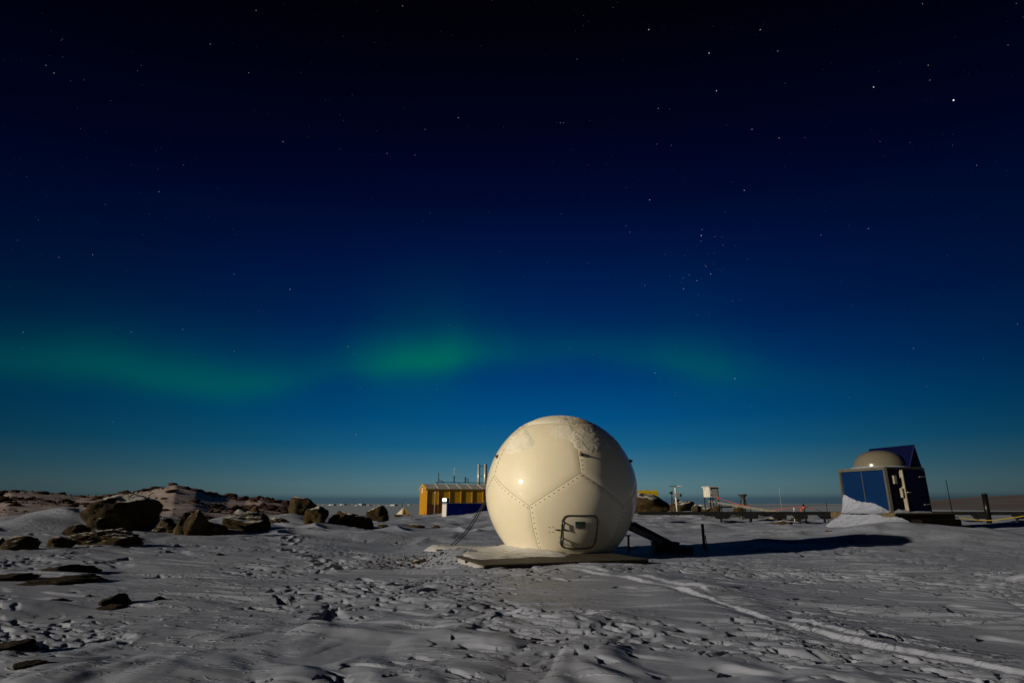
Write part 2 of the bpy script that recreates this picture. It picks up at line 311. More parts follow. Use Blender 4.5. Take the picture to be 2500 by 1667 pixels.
def h(x, y):
    x = np.asarray(x, float); y = np.asarray(y, float)
    r = np.hypot(x, y); z = macro(x, y)
    ca, sa = math.cos(R(9)), math.sin(R(9)); u = x * ca - y * sa; v = x * sa + y * ca
    deck = np.exp(-((x - 1.3) / 2.2) ** 2 - ((y - 11.4) / 1.5) ** 2)
    sg, al = track(x, y)
    fade = (1 - ss(45, 60, r)) * (1 - .75 * deck) * (1 - .8 * np.exp(-((sg - .05) / .2) ** 2))
    wx = .25 * gn(x / 1.1, y / 1.1, 21); wy = .25 * gn(x / 1.1, y / 1.1, 22)
    uu, vv = u + wx, v + wy
    soft = (1 - ss(4.8, 7.6, r + .5 * np.maximum(x, 0)))
    # wind crust: flat layers broken into low plates
    patch = ss(-.12, .32, gn(x / 2.6, y / 3.2, 31) + .12 * ss(0, 4, x) - .6 * np.exp(-((x - 4.6) / 1.3) ** 2 - ((y - 5.6) / .9) ** 2) - .4 * np.exp(-((x - 1.6) / 1.1) ** 2 - ((y - 7.2) / .8) ** 2))
    t1 = fbm(uu / 1.1, vv / .45, 3, 40, .5)
    z = z + fade * patch * .011 * terr(t1, (-.25, .1, .35), .06 + .006 * r) * (1 - ss(14, 19, r))
    # wind flutes: a sharp step down on the left, a long ramp back up to the right
    z = z - fade * flutes(uu, vv, 1.05, .62, 101, .03, .05, patch * .2 + .07, r) * (1 - ss(16, 24, r))
    z = z - fade * flutes(uu, vv, .46, .26, 103, .016, .036, patch * .5 + .05 * ss(0, 3, x) + .02, r) * (1 - ss(14, 22, r))
    z = z - fade * flutes(uu, vv, .23, .12, 107, .013, .026, patch * 1.1 - .08 + .12 * ss(0, 3, x), r) * (1 - ss(11, 16, r))
    z = z - fade * flutes(uu * .9 + vv * .3, vv * .95, .7, .2, 113, .01, .02, patch * .5 + .05, r) * (1 - ss(14, 20, r))
    # long low ridges along the wind
    t3 = fbm(uu / 3.6, vv / .62, 2, 60, .35)
    z = z + fade * .022 * terr(t3, (-.3, -.02, .27), .03 + .003 * r) * ss(4, 6, r) * (.25 + .75 * ss(-.1, .3, gn(uu / 2.7, vv / 1.4, 61))) * (1 - ss(12, 17, r))
    # rounded hummocks in the soft snow close by
    t4 = gn(uu / .55, vv / .6, 70) + .5 * gn(uu / .27, vv / .3, 71)
    z = z + soft * .046 * np.clip(t4, -.3, 1)
    z = z + fade * .022 * fbm(uu / 2.2, vv / 1.3, 2, 80) * (1 + 2.0 * ss(14, 22, r))
    z = z + fade * .06 * np.abs(gn(uu / 1.9, vv / 1.5, 83)) * ss(11, 15, r) * (1 - ss(-3, 2, x) * (1 - ss(15, 19, r))) * (1 + 1.6 * ss(18, 24, r))
    z = z + fade * .11 * np.clip(1 - np.abs(gn(uu / 3.6, vv / 2.4, 85)) * 4, 0, 1) ** 1.4 * ss(15, 21, r) * ss(-.2, .3, gn(x / 5, y / 6, 86) + .1)
    z = z + fade * .0025 * fbm(x / .16, y / .16, 2, 90) * (1 - ss(5, 8, r))
    # hardened old track: a low crust edge that faces left
    k = (.75 + .25 * ss(-.25, .25, gn(al / .7, al * 0, 95)))
    for off, am in ((0, .06), (.17, .04)):
        q = sg - off - .05 * gn(al / .5, al * 0 + off * 30, 96) - .04 * gn(al / .16, al * 0, 97)
        gate = (.45 + .55 * ss(-.4, -.1, gn(al / .6, al * 0 + 9, 99))) if off == 0 else ss(-.1, .2, gn(al / .9, al * 0 + 5, 98))
        z = z + am * (.8 - .3 * ss(7.5, 10.5, r)) * ss(0, .4, al) * k * gate * ss(-.022, .022, q) * (1 - ss(.04, .7, q)) * (1 - .4 * deck)
    # boot prints
    for i, (fx, fy) in enumerate(FW):
        d = np.hypot((x - fx) / .1, (y - fy) / .16); z = z - .06 * np.exp(-d ** 4) + .02 * np.exp(-((d - 1.5) / .4) ** 2)
    return z
def hz(x, y): return float(h(np.array([x]), np.array([y]))[0])
def ground(px, py):
    d = ray(px, py); t = np.geomspace(2, 120, 3000) / math.hypot(d.x, d.y)
    z = CZ + d.z * t; g = macro(d.x * t, d.y * t); i = np.argmax(z < g)
    if not (z < g).any(): i = len(t) - 1
    return Vector((d.x * t[i], d.y * t[i], float(g[i])))

az_f = np.radians(np.linspace(-47, 47, 1060)); az_c = np.radians(np.concatenate([np.linspace(48, 75, 18), np.linspace(78, 282, 50), np.linspace(285, 312, 18)]))
AZ = np.concatenate([az_f, az_c])
rr = np.concatenate([np.linspace(.2, 2.7, 10), np.exp(np.arange(math.log(2.8), math.log(3.6), .006)), np.exp(np.arange(math.log(3.6), math.log(13), .0031)), np.exp(np.arange(math.log(13), math.log(70), .0066)), np.geomspace(72, 400, 40)])
RR, AA = np.meshgrid(rr, AZ, indexing='ij'); GX = RR * np.sin(AA); GY = RR * np.cos(AA)
g = grid_obj('ground', GX, GY, np.maximum(h(GX, GY), -16), SNOW, wrap=True); g['kind'] = 'structure'

sea_r = np.array([60, 150, 400, 1000, 3000, 9000, 45000.0]); sa_ = np.linspace(0, 2 * np.pi, 97)[:-1]
S1, S2 = np.meshgrid(sea_r, sa_, indexing='ij')
o = grid_obj('sea_ice', S1 * np.sin(S2), S1 * np.cos(S2), np.full(S1.shape, -9.0), SEA, wrap=True); o['kind'] = 'structure'

# far hill on the left
sil = [(-700, 1190), (-200, 1205), (0, 1201), (30, 1197), (100, 1203), (190, 1213), (250, 1211), (320, 1202), (380, 1192), (430, 1184), (480, 1193), (520, 1206), (560, 1214), (600, 1218), (640, 1216), (690, 1224), (740, 1234), (790, 1246), (860, 1262)]
sa2 = np.array([azim(a, b) for a, b in sil]); se2 = np.array([math.tan(elev(a, b)) for a, b in sil])
def hill_z(a, r):
    zc = CZ + 105 * np.interp(a, sa2, se2)
    x = r * np.sin(a); y = r * np.cos(a)
    p = ss(26, 105, r) * .55 + .45 * np.clip((r - 26) / 79, 0, 1)
    z = -.5 + (zc + .5) * p * (1 - ss(108, 190, r) * 1.2)
    z = z + (.22 * fbm(x / 9, y / 9, 4, 11) + .12 * np.abs(gn(x / 3, y / 3, 12))) * ss(30, 50, r)
    return z - 4 * (1 - ss(0, R(6), azim(880, 1262) - a))      # sinks away at its right end
ha = np.linspace(-1.05, azim(880, 1262), 420); hr = np.geomspace(26, 200, 260)
HR, HA = np.meshgrid(hr, ha, indexing='ij'); o = grid_obj('hill', HR * np.sin(HA), HR * np.cos(HA), hill_z(HA, HR), SNOW_HILL); o['kind'] = 'structure'

# far ice plateau on the right
psil = [(1750, 1229), (1850, 1236), (1900, 1243), (2000, 1240), (2080, 1234), (2180, 1228), (2270, 1221), (2330, 1216), (2400, 1212), (2500, 1208), (2700, 1196), (3200, 1180)]
PM = mat('plateau_ice', (.105, .09, .095), .8, var=.35, scale=.004)
pa = np.array([azim(a, 1228) for a, b in psil]); pe = np.array([math.tan(elev(a, b)) for a, b in psil])
qa = np.linspace(azim(1780, 1228), 1.15, 160); qr = np.geomspace(900, 9000, 40); QR, QA = np.meshgrid(qr, qa, indexing='ij')
qz = -10 + np.maximum(0, (4000 * np.interp(QA, pa, pe) + 11)) * ss(900, 4000, QR) * (1 - .2 * ss(4500, 9000, QR)) + 5 * fbm(QR * np.sin(QA) / 500, QR * np.cos(QA) / 500, 4, 14) * ss(1000, 2500, QR)
o = grid_obj('ice_plateau', QR * np.sin(QA), QR * np.cos(QA), qz, PM); o['kind'] = 'structure'
# ------------------------------------------------------------------ radome
RC = Vector((1.062, 13.021, 1.309)); RR_ = 1.65; ZCUT = -1.20
GEL = mat('cream_gelcoat', (.86, .78, .60), .45, var=.03, scale=1.5, spec=.3)
GEL.node_tree.nodes['Principled BSDF'].inputs['Coat Weight'].default_value = .7; GEL.node_tree.nodes['Principled BSDF'].inputs['Coat Roughness'].default_value = .06
SEAM = mat('seam_sealant', (.2, .17, .12), .7)
BOLT = mat('rusty_bolt', (.1, .075, .05), .6)
BLK = mat('black_rubber', (.012, .012, .012), .55)
DARKSTEEL = mat('dark_steel', (.02, .02, .021), .5, metal=.3)
GREY = mat('grey_metal', (.3, .3, .29), .45, metal=.6, var=.2)
radome = thing('radome', 'large cream white dome of bolted pentagonal panels on a wooden deck', 'radome', (RC.x, RC.y, .11))
PH = math.radians(-90 + 13)       # a second-ring vertex faces the camera, 13 degrees to the right
PH = math.atan2(-RC.y, -RC.x) + math.radians(14)
def dv(lat, lon): return Vector((math.cos(lat) * math.cos(lon), math.cos(lat) * math.sin(lon), math.sin(lat)))
L1 = R(52.62); L2 = R(10.81)
vA = [dv(L1, PH + R(72 * k)) for k in range(5)]; vB = [dv(L2, PH + R(72 * k)) for k in range(5)]
vC = [dv(-L2, PH + R(72 * k + 36)) for k in range(5)]; vD = [dv(-L1, PH + R(72 * k + 36)) for k in range(5)]
faces = [vA] + [[vA[k], vB[k], vC[k], vB[(k + 1) % 5], vA[(k + 1) % 5]] for k in range(5)] + [[vB[k], vC[k], vD[k], vD[k - 1], vC[k - 1]] for k in range(5)]
def shell_r(d, n):
    flat = .7947 / max(.3, d.dot(n)); return RR_ * (.90 + .10 * min(1.0, flat))
def on_shell(d, off=0.0):
    n = max((sum(f, Vector()).normalized() for f in faces), key=lambda q: q.dot(d)); return RC + d * (shell_r(d, n) + off)
def hit(px, py):
    o = Vector((0, 0, CZ)); d = ray(px, py).normalized(); oc = o - RC; b = oc.dot(d); c = oc.dot(oc) - (RR_ * .985) ** 2
    disc = max(0, b * b - c); return (o + d * (-b - math.sqrt(disc)) - RC).normalized()
N = 13
def bolt_geo(mb, d):
    p = on_shell(d, .002); t1 = d.cross(Vector((0, 0, 1))).normalized(); t2 = d.cross(t1)
    ring = [p + (t1 * math.cos(q * math.pi / 3) + t2 * math.sin(q * math.pi / 3)) * .0135 for q in range(6)]
    mb.add(ring + [p + d * .010 + (v - p) * .7 for v in ring], [tuple(range(6, 12))] + [(q, (q + 1) % 6, 6 + (q + 1) % 6, 6 + q) for q in range(6)])
back_bolts = MB()
def peg_mesh(name, r, hgt, m):
    me = bpy.data.meshes.new(name); ring = [(math.cos(q * math.pi / 3) * r, math.sin(q * math.pi / 3) * r, 0) for q in range(6)]
    me.from_pydata(ring + [(x * .7, y * .7, hgt) for x, y, z in ring], [], [tuple(range(6, 12))] + [(q, (q + 1) % 6, 6 + (q + 1) % 6, 6 + q) for q in range(6)]); me.materials.append(m); return me
BOLT_ME = peg_mesh('bolt', .0105, .004, BOLT); SCREW_ME = peg_mesh('screw', .009, .006, BOLT)
def add_bolt(d, me=None, off=.002, parent=None):
    me = me or BOLT_ME; o = bpy.data.objects.new(me.name, me); C.objects.link(o); o.parent = parent or radome
    o.location = on_shell(d, off) - radome.location; o.rotation_mode = 'QUATERNION'; o.rotation_quaternion = d.to_track_quat('Z', 'Y')
for fi, f in enumerate(faces):
    cen = sum(f, Vector()).normalized(); vs = []; fs = []; idx = {}
    def key(d):
        k = (round(d.x, 5), round(d.y, 5), round(d.z, 5))
        if k not in idx: idx[k] = len(vs); vs.append(d)
        return idx[k]
    for k in range(5):
        a, b = f[k], f[(k + 1) % 5]
        P = lambda i, j: (cen * (N - i - j) + a * i + b * j).normalized()
        for i in range(N):
            for j in range(N - i):
                fs.append((key(P(i, j)), key(P(i + 1, j)), key(P(i, j + 1))))
                if i + j < N - 1: fs.append((key(P(i + 1, j)), key(P(i + 1, j + 1)), key(P(i, j + 1))))
    me = bpy.data.meshes.new('shell_panel'); o = bpy.data.objects.new('shell_panel', me); C.objects.link(o); o.parent = radome
    # distance to seam, shrink the panel a little and roll its rim inwards
    co = []
    en = [f[k].cross(f[(k + 1) % 5]).normalized() for k in range(5)]
    en = [e if e.dot(cen) > 0 else -e for e in en]
    for d in vs:
        s = min(abs(d.dot(e)) for e in en) * RR_
        q = d + (cen - d * cen.dot(d)).normalized() * (.0019 if s < .02 else 0) if s < .02 and d.dot(cen) < .999 else d
        co.append(q.normalized() * (shell_r(d, cen) - (.012 if s < .004 else 0)))
    me.from_pydata([tuple(RC + c - radome.location) for c in co], [], fs)
    bm = bmesh.new(); bm.from_mesh(me); bmesh.ops.recalc_face_normals(bm, faces=bm.faces)
    if bm.faces[0].normal.dot(cen) < 0: bmesh.ops.reverse_faces(bm, faces=bm.faces)
    zc = RC.z + ZCUT - radome.location.z
    bmesh.ops.bisect_plane(bm, geom=bm.verts[:] + bm.edges[:] + bm.faces[:], plane_co=(0, 0, zc), plane_no=(0, 0, -1), clear_outer=True)
    bm.to_mesh(me); bm.free()
    for p in me.polygons: p.use_smooth = True
    me.materials.append(GEL)
    # bolts along the rims of this panel
    done = range(5) if fi == 0 else ((0, 1, 2, 3) if fi < 6 else (1, 3))
    for k in done:
        if fi < 6 and fi > 0 and k == 3 : pass
        a, b = f[k], f[(k + 1) % 5]
        if fi > 0 and fi < 6 and k == 4: continue
        if fi > 0 and fi < 6 and k == 3: continue
        if fi >= 6 and k == 3: continue
        for i in range(12):
            d = a.lerp(b, (i + .5) / 12).normalized(); side = -1 if (fi > 0 and k in (1, 2)) else 1
            d = (d + cen * .0 + (cen - d * cen.dot(d)).normalized() * .03 * side).normalized()
            if d.z * RR_ < ZCUT + .05: continue
            if d.dot((Vector((0, 0, CZ)) - RC).normalized()) > -.2: add_bolt(d)
            else: bolt_geo(back_bolts, d)
back_bolts.build('bolt_row', BOLT, radome)['kind'] = 'stuff'
# lining seen through the seams
mb = MB(); prof = []
for i in range(25):
    a = -math.asin(-ZCUT / RR_) + (math.pi / 2 + math.asin(-ZCUT / RR_)) * i / 24; prof.append((max(.001, math.cos(a) * RR_ * .967), math.sin(a) * RR_ * .967))
mb.lathe(RC, prof, 48); mb.build('inner_lining', SEAM, radome, True)
mb = MB(); rb = math.sqrt(RR_ ** 2 - ZCUT ** 2)
mb.lathe((RC.x, RC.y, .111), [(rb - .06, 0), (rb + .02, 0), (rb + .02, -.002 + RC.z + ZCUT - .111 + .01), (rb - .06, RC.z + ZCUT - .111 + .01)], 48); mb.build('base_ring', GREY, radome)
# hatch
hp = [(1374.4, 1256.8), (1458.8, 1256.8), (1449.0, 1334.5), (1367.4, 1334.5)]
def hatch_dir(s, t):
    a = [hit(*p) for p in hp]; return ((a[0] * (1 - s) + a[1] * s) * (1 - t) + (a[3] * (1 - s) + a[2] * s) * t).normalized()
NG = 14; mb = MB(); vs = []; fs = []
def sq(u, v, p=7.0):     # square -> rounded square
    m = max(abs(u), abs(v)); 
    if m == 0: return u, v
    k = m / ((abs(u) ** p + abs(v) ** p) ** (1 / p)); return u * k, v * k
for i in range(NG + 1):
    for j in range(NG + 1):
        u, v = sq(2 * i / NG - 1, 2 * j / NG - 1); vs.append(on_shell(hatch_dir((u + 1) / 2, (v + 1) / 2), .012))
fs = [(i * (NG + 1) + j, (i + 1) * (NG + 1) + j, (i + 1) * (NG + 1) + j + 1, i * (NG + 1) + j + 1) for i in range(NG) for j in range(NG)]
hatch = mb.add(vs, fs).build('access_hatch', mat('hatch_gelcoat', (.80, .74, .60), .25), radome, True)
hatch['label'] = 'square rounded access hatch framed by black rubber seal'
ringp = []
for k in range(48):
    a = 2 * math.pi * k / 48; u, v = math.cos(a), math.sin(a); p = 7.0; m = (abs(u) ** p + abs(v) ** p) ** (1 / p)
    ringp.append(on_shell(hatch_dir((u / m + 1) / 2, (v / m + 1) / 2), .012))
mb = MB().tube(ringp + [ringp[0], ringp[1]], .014, 8)
bl = bpy.data.objects
def sub(mb, name, m, parent, smooth=False, bevel=0):      # parts of parts: parent without its own offset
    o = mb.build(name, m, None, smooth, bevel); o.parent = parent; o.matrix_parent_inverse = Matrix.Identity(4)
    off = parent.parent.location if parent.parent else Vector()
    for v in o.data.vertices: v.co -= off
    return o
sub(mb, 'seal', BLK, hatch, True)
STEEL = mat('brushed_steel', (.5, .48, .44), .35, metal=.8)
def hs(px, py, off=.02): return on_shell(hit(px, py), off)
for a, b in (((1378, 1274), (1376, 1290)), ((1375, 1312), (1373, 1324))):
    mb = MB().tube([hs(*a, .015), hs(*a, .05), hs(*b, .055), hs(*b, .015)], .011, 6); sub(mb, 'latch', DARKSTEEL, hatch, True)
    mb = MB().tube([hs(a[0] - 2, a[1] + 1, .01), hs(a[0] - 2, a[1] + 1, .045)], .012, 6); sub(mb, 'latch_pin', STEEL, hatch, True)
mb = MB().tube([hs(1376, 1292.5, .02), hs(1388, 1294, .02)], .012, 6); sub(mb, 'handle_bar', BLK, hatch, True)
mb = MB().tube([hs(1355, 1292, .012), hs(1367, 1293, .012)], .012, 6); mb.build('keeper_bar', BLK, radome, True)
for p in ((1350, 1286), (1350, 1298.5), (1341, 1298), (1371, 1270), (1369, 1283), (1366.5, 1312), (1364.5, 1324), (1463.5, 1270), (1463, 1277), (1459, 1313), (1458, 1319), (1341, 1286)):
    add_bolt(hit(*p), SCREW_ME)
for p in ((1449, 1275.5), (1454, 1273), (1454, 1277), (1444, 1318), (1449.5, 1316), (1448.5, 1319.5)): add_bolt(hit(*p), SCREW_ME, .012, hatch)
def plate(x0, x1, y0, y1, off):
    n = 4; v = [hs(x0 + (x1 - x0) * i / n, y0 + (y1 - y0) * j / n, off) for i in range(n + 1) for j in range(n + 1)]
    return MB().add(v, [(i * (n + 1) + j, (i + 1) * (n + 1) + j, (i + 1) * (n + 1) + j + 1, i * (n + 1) + j + 1) for i in range(n) for j in range(n)])
sg = sub(plate(1404.3, 1428.4, 1272.2, 1289.3, .02), 'notice_plate', mat('notice_grey', (.16, .19, .18), .5), hatch)
sub(plate(1404.6, 1428.1, 1272.5, 1279.0, .0225), 'notice_header', mat('notice_green', (.006, .035, .016), .5), hatch)
WHT = mat('notice_ink', (.02, .024, .024), .6)
mb = MB()
rnd = random.Random(4)
for y0, x0, x1 in ((1280.3, 1406, 1427), (1283.0, 1405.5, 1427.2), (1285.9, 1409.5, 1423)):
    x = x0
    while x < x1:
        w = rnd.uniform(1.2, 3.2); q = plate(x, min(x + w, x1), y0, y0 + 1.7, .0226); mb.add(q.v, q.f); x += w + .45
sub(mb, 'notice_text', WHT, hatch)['kind'] = 'stuff'
mb = MB()
for y0, x0, x1 in ((1273.8, 1408, 1425), (1276.4, 1410, 1423)):
    x = x0
    while x < x1: q = plate(x, x + .8, y0, y0 + 1.2, .0245); mb.add(q.v, q.f); x += 2.1
sub(mb, 'notice_heading', mat('notice_letter', (.05, .14, .08), .6), hatch)['kind'] = 'stuff'
# lifting eyes
for p in ((1216, 1115.5), (1418, 1110), (1541.5, 1124.5)):
    d = hit(*p); c = on_shell(d, 0); t1 = d.cross(Vector((0, 0, 1))).normalized(); t2 = d.cross(t1)
    mb = MB().tube([c, c + d * .03], .04, 10).tube([c + d * .02, c + d * .06], .02, 8); mb.build('lifting_eye', BOLT, radome, True)
# snow and frost lying on the shell
def cap(name, label, masks, th, rough, seed, amp, lat0=20):
    na, nl = 260, 150; A = np.linspace(0, 2 * np.pi, na + 1)[:-1]; Lt = np.radians(np.linspace(lat0, 89.6, nl)); LL, AA_ = np.meshgrid(Lt, A, indexing='ij')
    D = np.stack([np.cos(LL) * np.cos(AA_), np.cos(LL) * np.sin(AA_), np.sin(LL)], -1)
    u = (np.arctan2(D[..., 0] - 0, -D[..., 1])) * 1.0; q = D[..., 2]
    m = np.full(LL.shape, -1.0)
    for c, s1, s2, off in masks:
        c = np.array(c, float); t1 = np.cross(c, [0, 0.02, 1.0]); t1 = t1 / np.linalg.norm(t1) + 1e-9; t2 = np.cross(t1, c)
        dd = (D @ t1 / s1) ** 2 + (D @ t2 / s2) ** 2; m = np.maximum(m, np.where(D @ c > 0, off - dd, -1))
    def n3(k, sd, o=4): return (fbm(D[..., 0] * k, D[..., 1] * k, o, sd, .6) + fbm(D[..., 1] * k, D[..., 2] * k, o, sd + 2, .6) + fbm(D[..., 2] * k, D[..., 0] * k, o, sd + 4, .6)) * .7
    nzv = n3(6, seed); fine = n3(26, seed + 9, 2)
    f = np.clip(m + amp * nzv + rough * 3 * np.minimum(fine, .6), -1, 1)
    t = np.where(f > 0, th * ss(-.25, .7, f) - th * ss(-.25, .7, 0 * f) + rough * .03 * fine * ss(0, .4, f), np.maximum(f, -.6) * .03) + .001
    ns = np.array([list(sum(f_, Vector()).normalized()) for f_ in faces]); mx = np.max(D @ ns.T, -1)
    rad = RR_ * (.90 + .10 * np.minimum(1, .7947 / mx)) + t
    P = D * rad[..., None] + np.array(RC)
    o = grid_obj(name, P[..., 0], P[..., 1], P[..., 2], RIME, wrap=True)
    return tag(o, label, 'snow')
top = [0, 0, 1]
cap('snow_patch', 'thin wind packed snow lying on the crown of the big cream dome', [(top, .42, .42, 1.0), (list((hit(1330, 1035) + Vector((0, .1, .25))).normalized()), .38, .18, .8)], .02, .03, 5, .5)
cap('snow_slab', 'smooth snow slab with a broken edge stuck high on the big dome', [(list(hit(1266, 1078)), .24, .2, .8)], .03, .01, 8, .9)
cap('frost_patch', 'rough flaky frost beside the upright seam of the big dome', [(list(hit(1440, 1068)), .30, .26, .75), (list(hit(1372, 1052)), .26, .15, .55), (list((hit(1505, 1070))), .2, .13, .5)], .004, .11, 12, .8)

# deck under the radome
WOOD = mat('weathered_plywood', (.032, .025, .015), .8, var=.45, scale=5, bump=.4, bscale=14)
U = Vector((.94, .341, 0)); V_ = Vector((-.341, .94, 0)); D0 = Vector((-.44, 9.82, 0))
deck = thing('wooden_deck', 'weathered plywood deck half buried in snow under the big cream dome', 'deck', D0 + Vector((0, 0, 0)))
for k in range(4):
    for j in range(2):
        c = D0 + U * (.38 + .76 * k) + V_ * (1.1 if j == 0 else 2.85) + Vector((0, 0, .092 + .001 * ((k + j) % 2)))
        MB().box(c, (.752, 2.192 if j == 0 else 1.292, .03), (U, V_, Vector((0, 0, 1)))).build('plywood_sheet', WOOD, deck, bevel=.004)
for j in range(4):
    c = D0 + U * 1.52 + V_ * (.05 + 1.1 * j) + Vector((0, 0, .02)); MB().box(c, (3.02, .09, .11), (U, V_, Vector((0, 0, 1)))).build('joist', mat('joist_timber', (.012, .010, .008), .8, var=.3, scale=6, spec=.1), deck)

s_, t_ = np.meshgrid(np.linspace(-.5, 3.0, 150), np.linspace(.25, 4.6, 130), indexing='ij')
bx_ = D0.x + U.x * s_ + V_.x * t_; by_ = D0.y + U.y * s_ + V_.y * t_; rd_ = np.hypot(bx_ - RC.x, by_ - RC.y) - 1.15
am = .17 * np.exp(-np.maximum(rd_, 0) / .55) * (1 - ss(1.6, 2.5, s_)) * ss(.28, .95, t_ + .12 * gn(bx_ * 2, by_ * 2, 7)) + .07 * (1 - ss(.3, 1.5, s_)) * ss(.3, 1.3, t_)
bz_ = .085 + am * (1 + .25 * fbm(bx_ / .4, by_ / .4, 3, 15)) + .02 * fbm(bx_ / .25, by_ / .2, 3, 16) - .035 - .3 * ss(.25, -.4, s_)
bank = grid_obj('snow_bank', bx_, by_, bz_, SNOW_LIT); tag(bank, 'bright wind packed snow banked round the left foot of the big dome', 'snow bank', kind='stuff')
# ramp beam, stake and boxes at the right of the radome
a = dep(1543, 1277, 12.9); b = dep(1662, 1350, 14.2); b.z = hz(b.x, b.y) + .04
beam = thing('timber_beam', 'dark steel edged beam sloping from the big dome down into its shadow', 'beam', (b.x, b.y, b.z - .04))
MB().bar(a, b, .16, .05).build('top_plank', mat('dark_timber', (.007, .006, .005), .85, spec=.08), beam)
MB().bar(a + Vector((-.05, -.1, -.09)), b + Vector((-.05, -.1, -.05)), .03, .11).build('side_rail', mat('grey_rail', (.1, .095, .085), .6, var=.2), beam)
MB().bar(a + Vector((-.05, .1, -.09)), b + Vector((-.05, .1, -.05)), .03, .11).build('side_rail', mat('grey_rail', (.1, .095, .085), .6), beam)
a = dep(1533, 1308, 12.6); zz = hz(a.x, a.y)
lg = MB().tube([(a.x, a.y, max(zz, .1) - .02), (a.x + .01, a.y, a.z)], .022, 8).box((a.x, a.y, a.z + .01), (.1, .1, .02)).build('support_leg', DARKSTEEL); tag(lg, 'short thin dark prop standing under the right flank of the big dome', 'prop')
for px, py, w, d, hh, lab in ((1625, 1347, .55, .4, .2, 'low black crate in the shadow under the sloping beam'), (1668, 1350, .35, .3, .13, 'small black crate at the foot of the sloping beam')):
    p = ground(px, py); z0 = hz(p.x, p.y) - .03; cr_ = thing('crate', lab, 'crate', (p.x, p.y, z0))
    MB().box((p.x, p.y, z0 + hh / 2), (w, d, hh)).build('crate_body', mat('black_plastic', (.012, .012, .013), .6), cr_, bevel=.01)
    MB().box((p.x, p.y, z0 + hh + .012), (w + .03, d + .03, .02)).build('crate_lid', mat('black_plastic', (.012, .012, .013), .6), cr_, bevel=.006)
# stake pair
p = ground(1722, 1341); z0 = hz(p.x, p.y)
q = dep(1720, 1283, p.y)
st = thing('marker_stake', 'short black steel stake standing in the shadow of the big dome', 'stake', (p.x, p.y, z0 - .05))
MB().box((p.x - .02, p.y, (z0 + q.z) / 2 - .02), (.065, .045, q.z - z0 + .06)).build('post', BLK, st, bevel=.015)
MB().lathe((p.x - .02, p.y, q.z - .01), [(.036, 0), (.04, .02), (.03, .045), (.012, .055)], 12).build('cap', BLK, st, True)
MB().tube([(p.x + .035, p.y - .03, z0 - .05), (p.x + .02, p.y - .03, z0 + .3)], .012, 8).build('rod', GREY, st, True)
# guy cables on the left
rk = ground(1092, 1336)
for k, (ax, bx, sg_) in enumerate(((1184, 1094, 0), (1187, 1103, 4))):
    a = dep(ax, 1221 + sg_ * .5, 12.95 + .1 * k); b = ground(bx, 1335); b.z = hz(b.x, b.y)
    pts = [a.lerp(b, t / 14) + Vector((0, 0, -.13 * math.sin(math.pi * t / 14))) for t in range(15)]
    cb = thing('guy_cable', ('outer', 'inner')[k] + ' black cable hanging from the left flank of the big dome', 'cable', b)
    MB().tube(pts, .012, 6).build('rope', BLK, cb, True)
    MB().tube([pts[0], pts[1]], .024, 6).build('clamp', BLK, cb, True)
tag(MB().box((rk.x, rk.y, hz(rk.x, rk.y) + .01), (.5, .28, .07)).build('anchor_plate', mat('anchor_black', (.02, .018, .016), .8), None, bevel=.02), 'flat black anchor plate in the snow under the cables', 'anchor')
# ------------------------------------------------------------------ blue shelter with a small dome
SH = Vector((13.876, 22.0, 0)); YAW = 1.27; W1, W2, ZB, HB = 2.04, 1.85, .727, 1.605
d1 = Vector((-math.cos(YAW), math.sin(YAW), 0)); d2 = Vector((math.sin(YAW), math.cos(YAW), 0)); ZU = Vector((0, 0, 1))
PL = lambda s, z, off=0: SH + d1 * (s * W1) - d2 * off + ZU * (ZB + z)
PR = lambda s, z, off=0: SH + d2 * (s * W2) - d1 * off + ZU * (ZB + z)
BLUE = mat('deep_blue_paint', (.0005, .016, .075), .6, var=.12, scale=2, spec=.08); NAVY = mat('navy_paint', (.001, .003, .03), .6, spec=.08)
ALU = mat('aluminium_trim', (.11, .105, .09), .5, metal=.2, var=.2, scale=6); CREAM = mat('cream_paint', (.27, .245, .19), .6, var=.15)
sg0 = hz(SH.x, SH.y)
shel = thing('instrument_shelter', 'blue panelled cabin with grey trim, a half open door and raised roof hood', 'shelter', (SH.x, SH.y, ZB))
mid = SH + d1 * W1 / 2 + d2 * W2 / 2
MB().box(mid + ZU * (ZB + HB / 2), (W1 - .04, W2 - .04, HB - .02), (d1, d2, ZU)).build('body', NAVY, shel)
for s0, s1 in ((.03, .505), (.515, .97)):
    MB().box((PL(s0, .05) + PL(s1, HB - .07)) / 2, ((s1 - s0) * W1, .03, HB - .12), (d1, d2, ZU)).build('wall_panel', BLUE, shel)
MB().bar(PL(.51, .05, .012), PL(.51, HB - .07, .012), .025).build('joint_strip', ALU, shel)
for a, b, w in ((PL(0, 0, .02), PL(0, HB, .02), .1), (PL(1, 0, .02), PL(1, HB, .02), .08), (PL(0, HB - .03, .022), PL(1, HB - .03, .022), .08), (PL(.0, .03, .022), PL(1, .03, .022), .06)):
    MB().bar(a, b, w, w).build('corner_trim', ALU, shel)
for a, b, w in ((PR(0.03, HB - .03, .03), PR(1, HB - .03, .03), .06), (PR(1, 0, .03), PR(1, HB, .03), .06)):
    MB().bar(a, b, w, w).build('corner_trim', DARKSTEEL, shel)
MB().box(mid + ZU * (ZB + HB + .02), (W1 + .06, W2 + .06, .04), (d1, d2, ZU)).build('roof', ALU, shel)
door = MB().box((PR(.36, .06, .08) + PR(.9, HB - .08, .08)) / 2, (.54 * W2, .1, HB - .14), (d2, d1, ZU)).build('door', NAVY, shel)
sub(MB().bar(PR(.355, .06, .08), PR(.355, HB - .08, .08), .04, .14, d1), 'door_edge', CREAM, door)
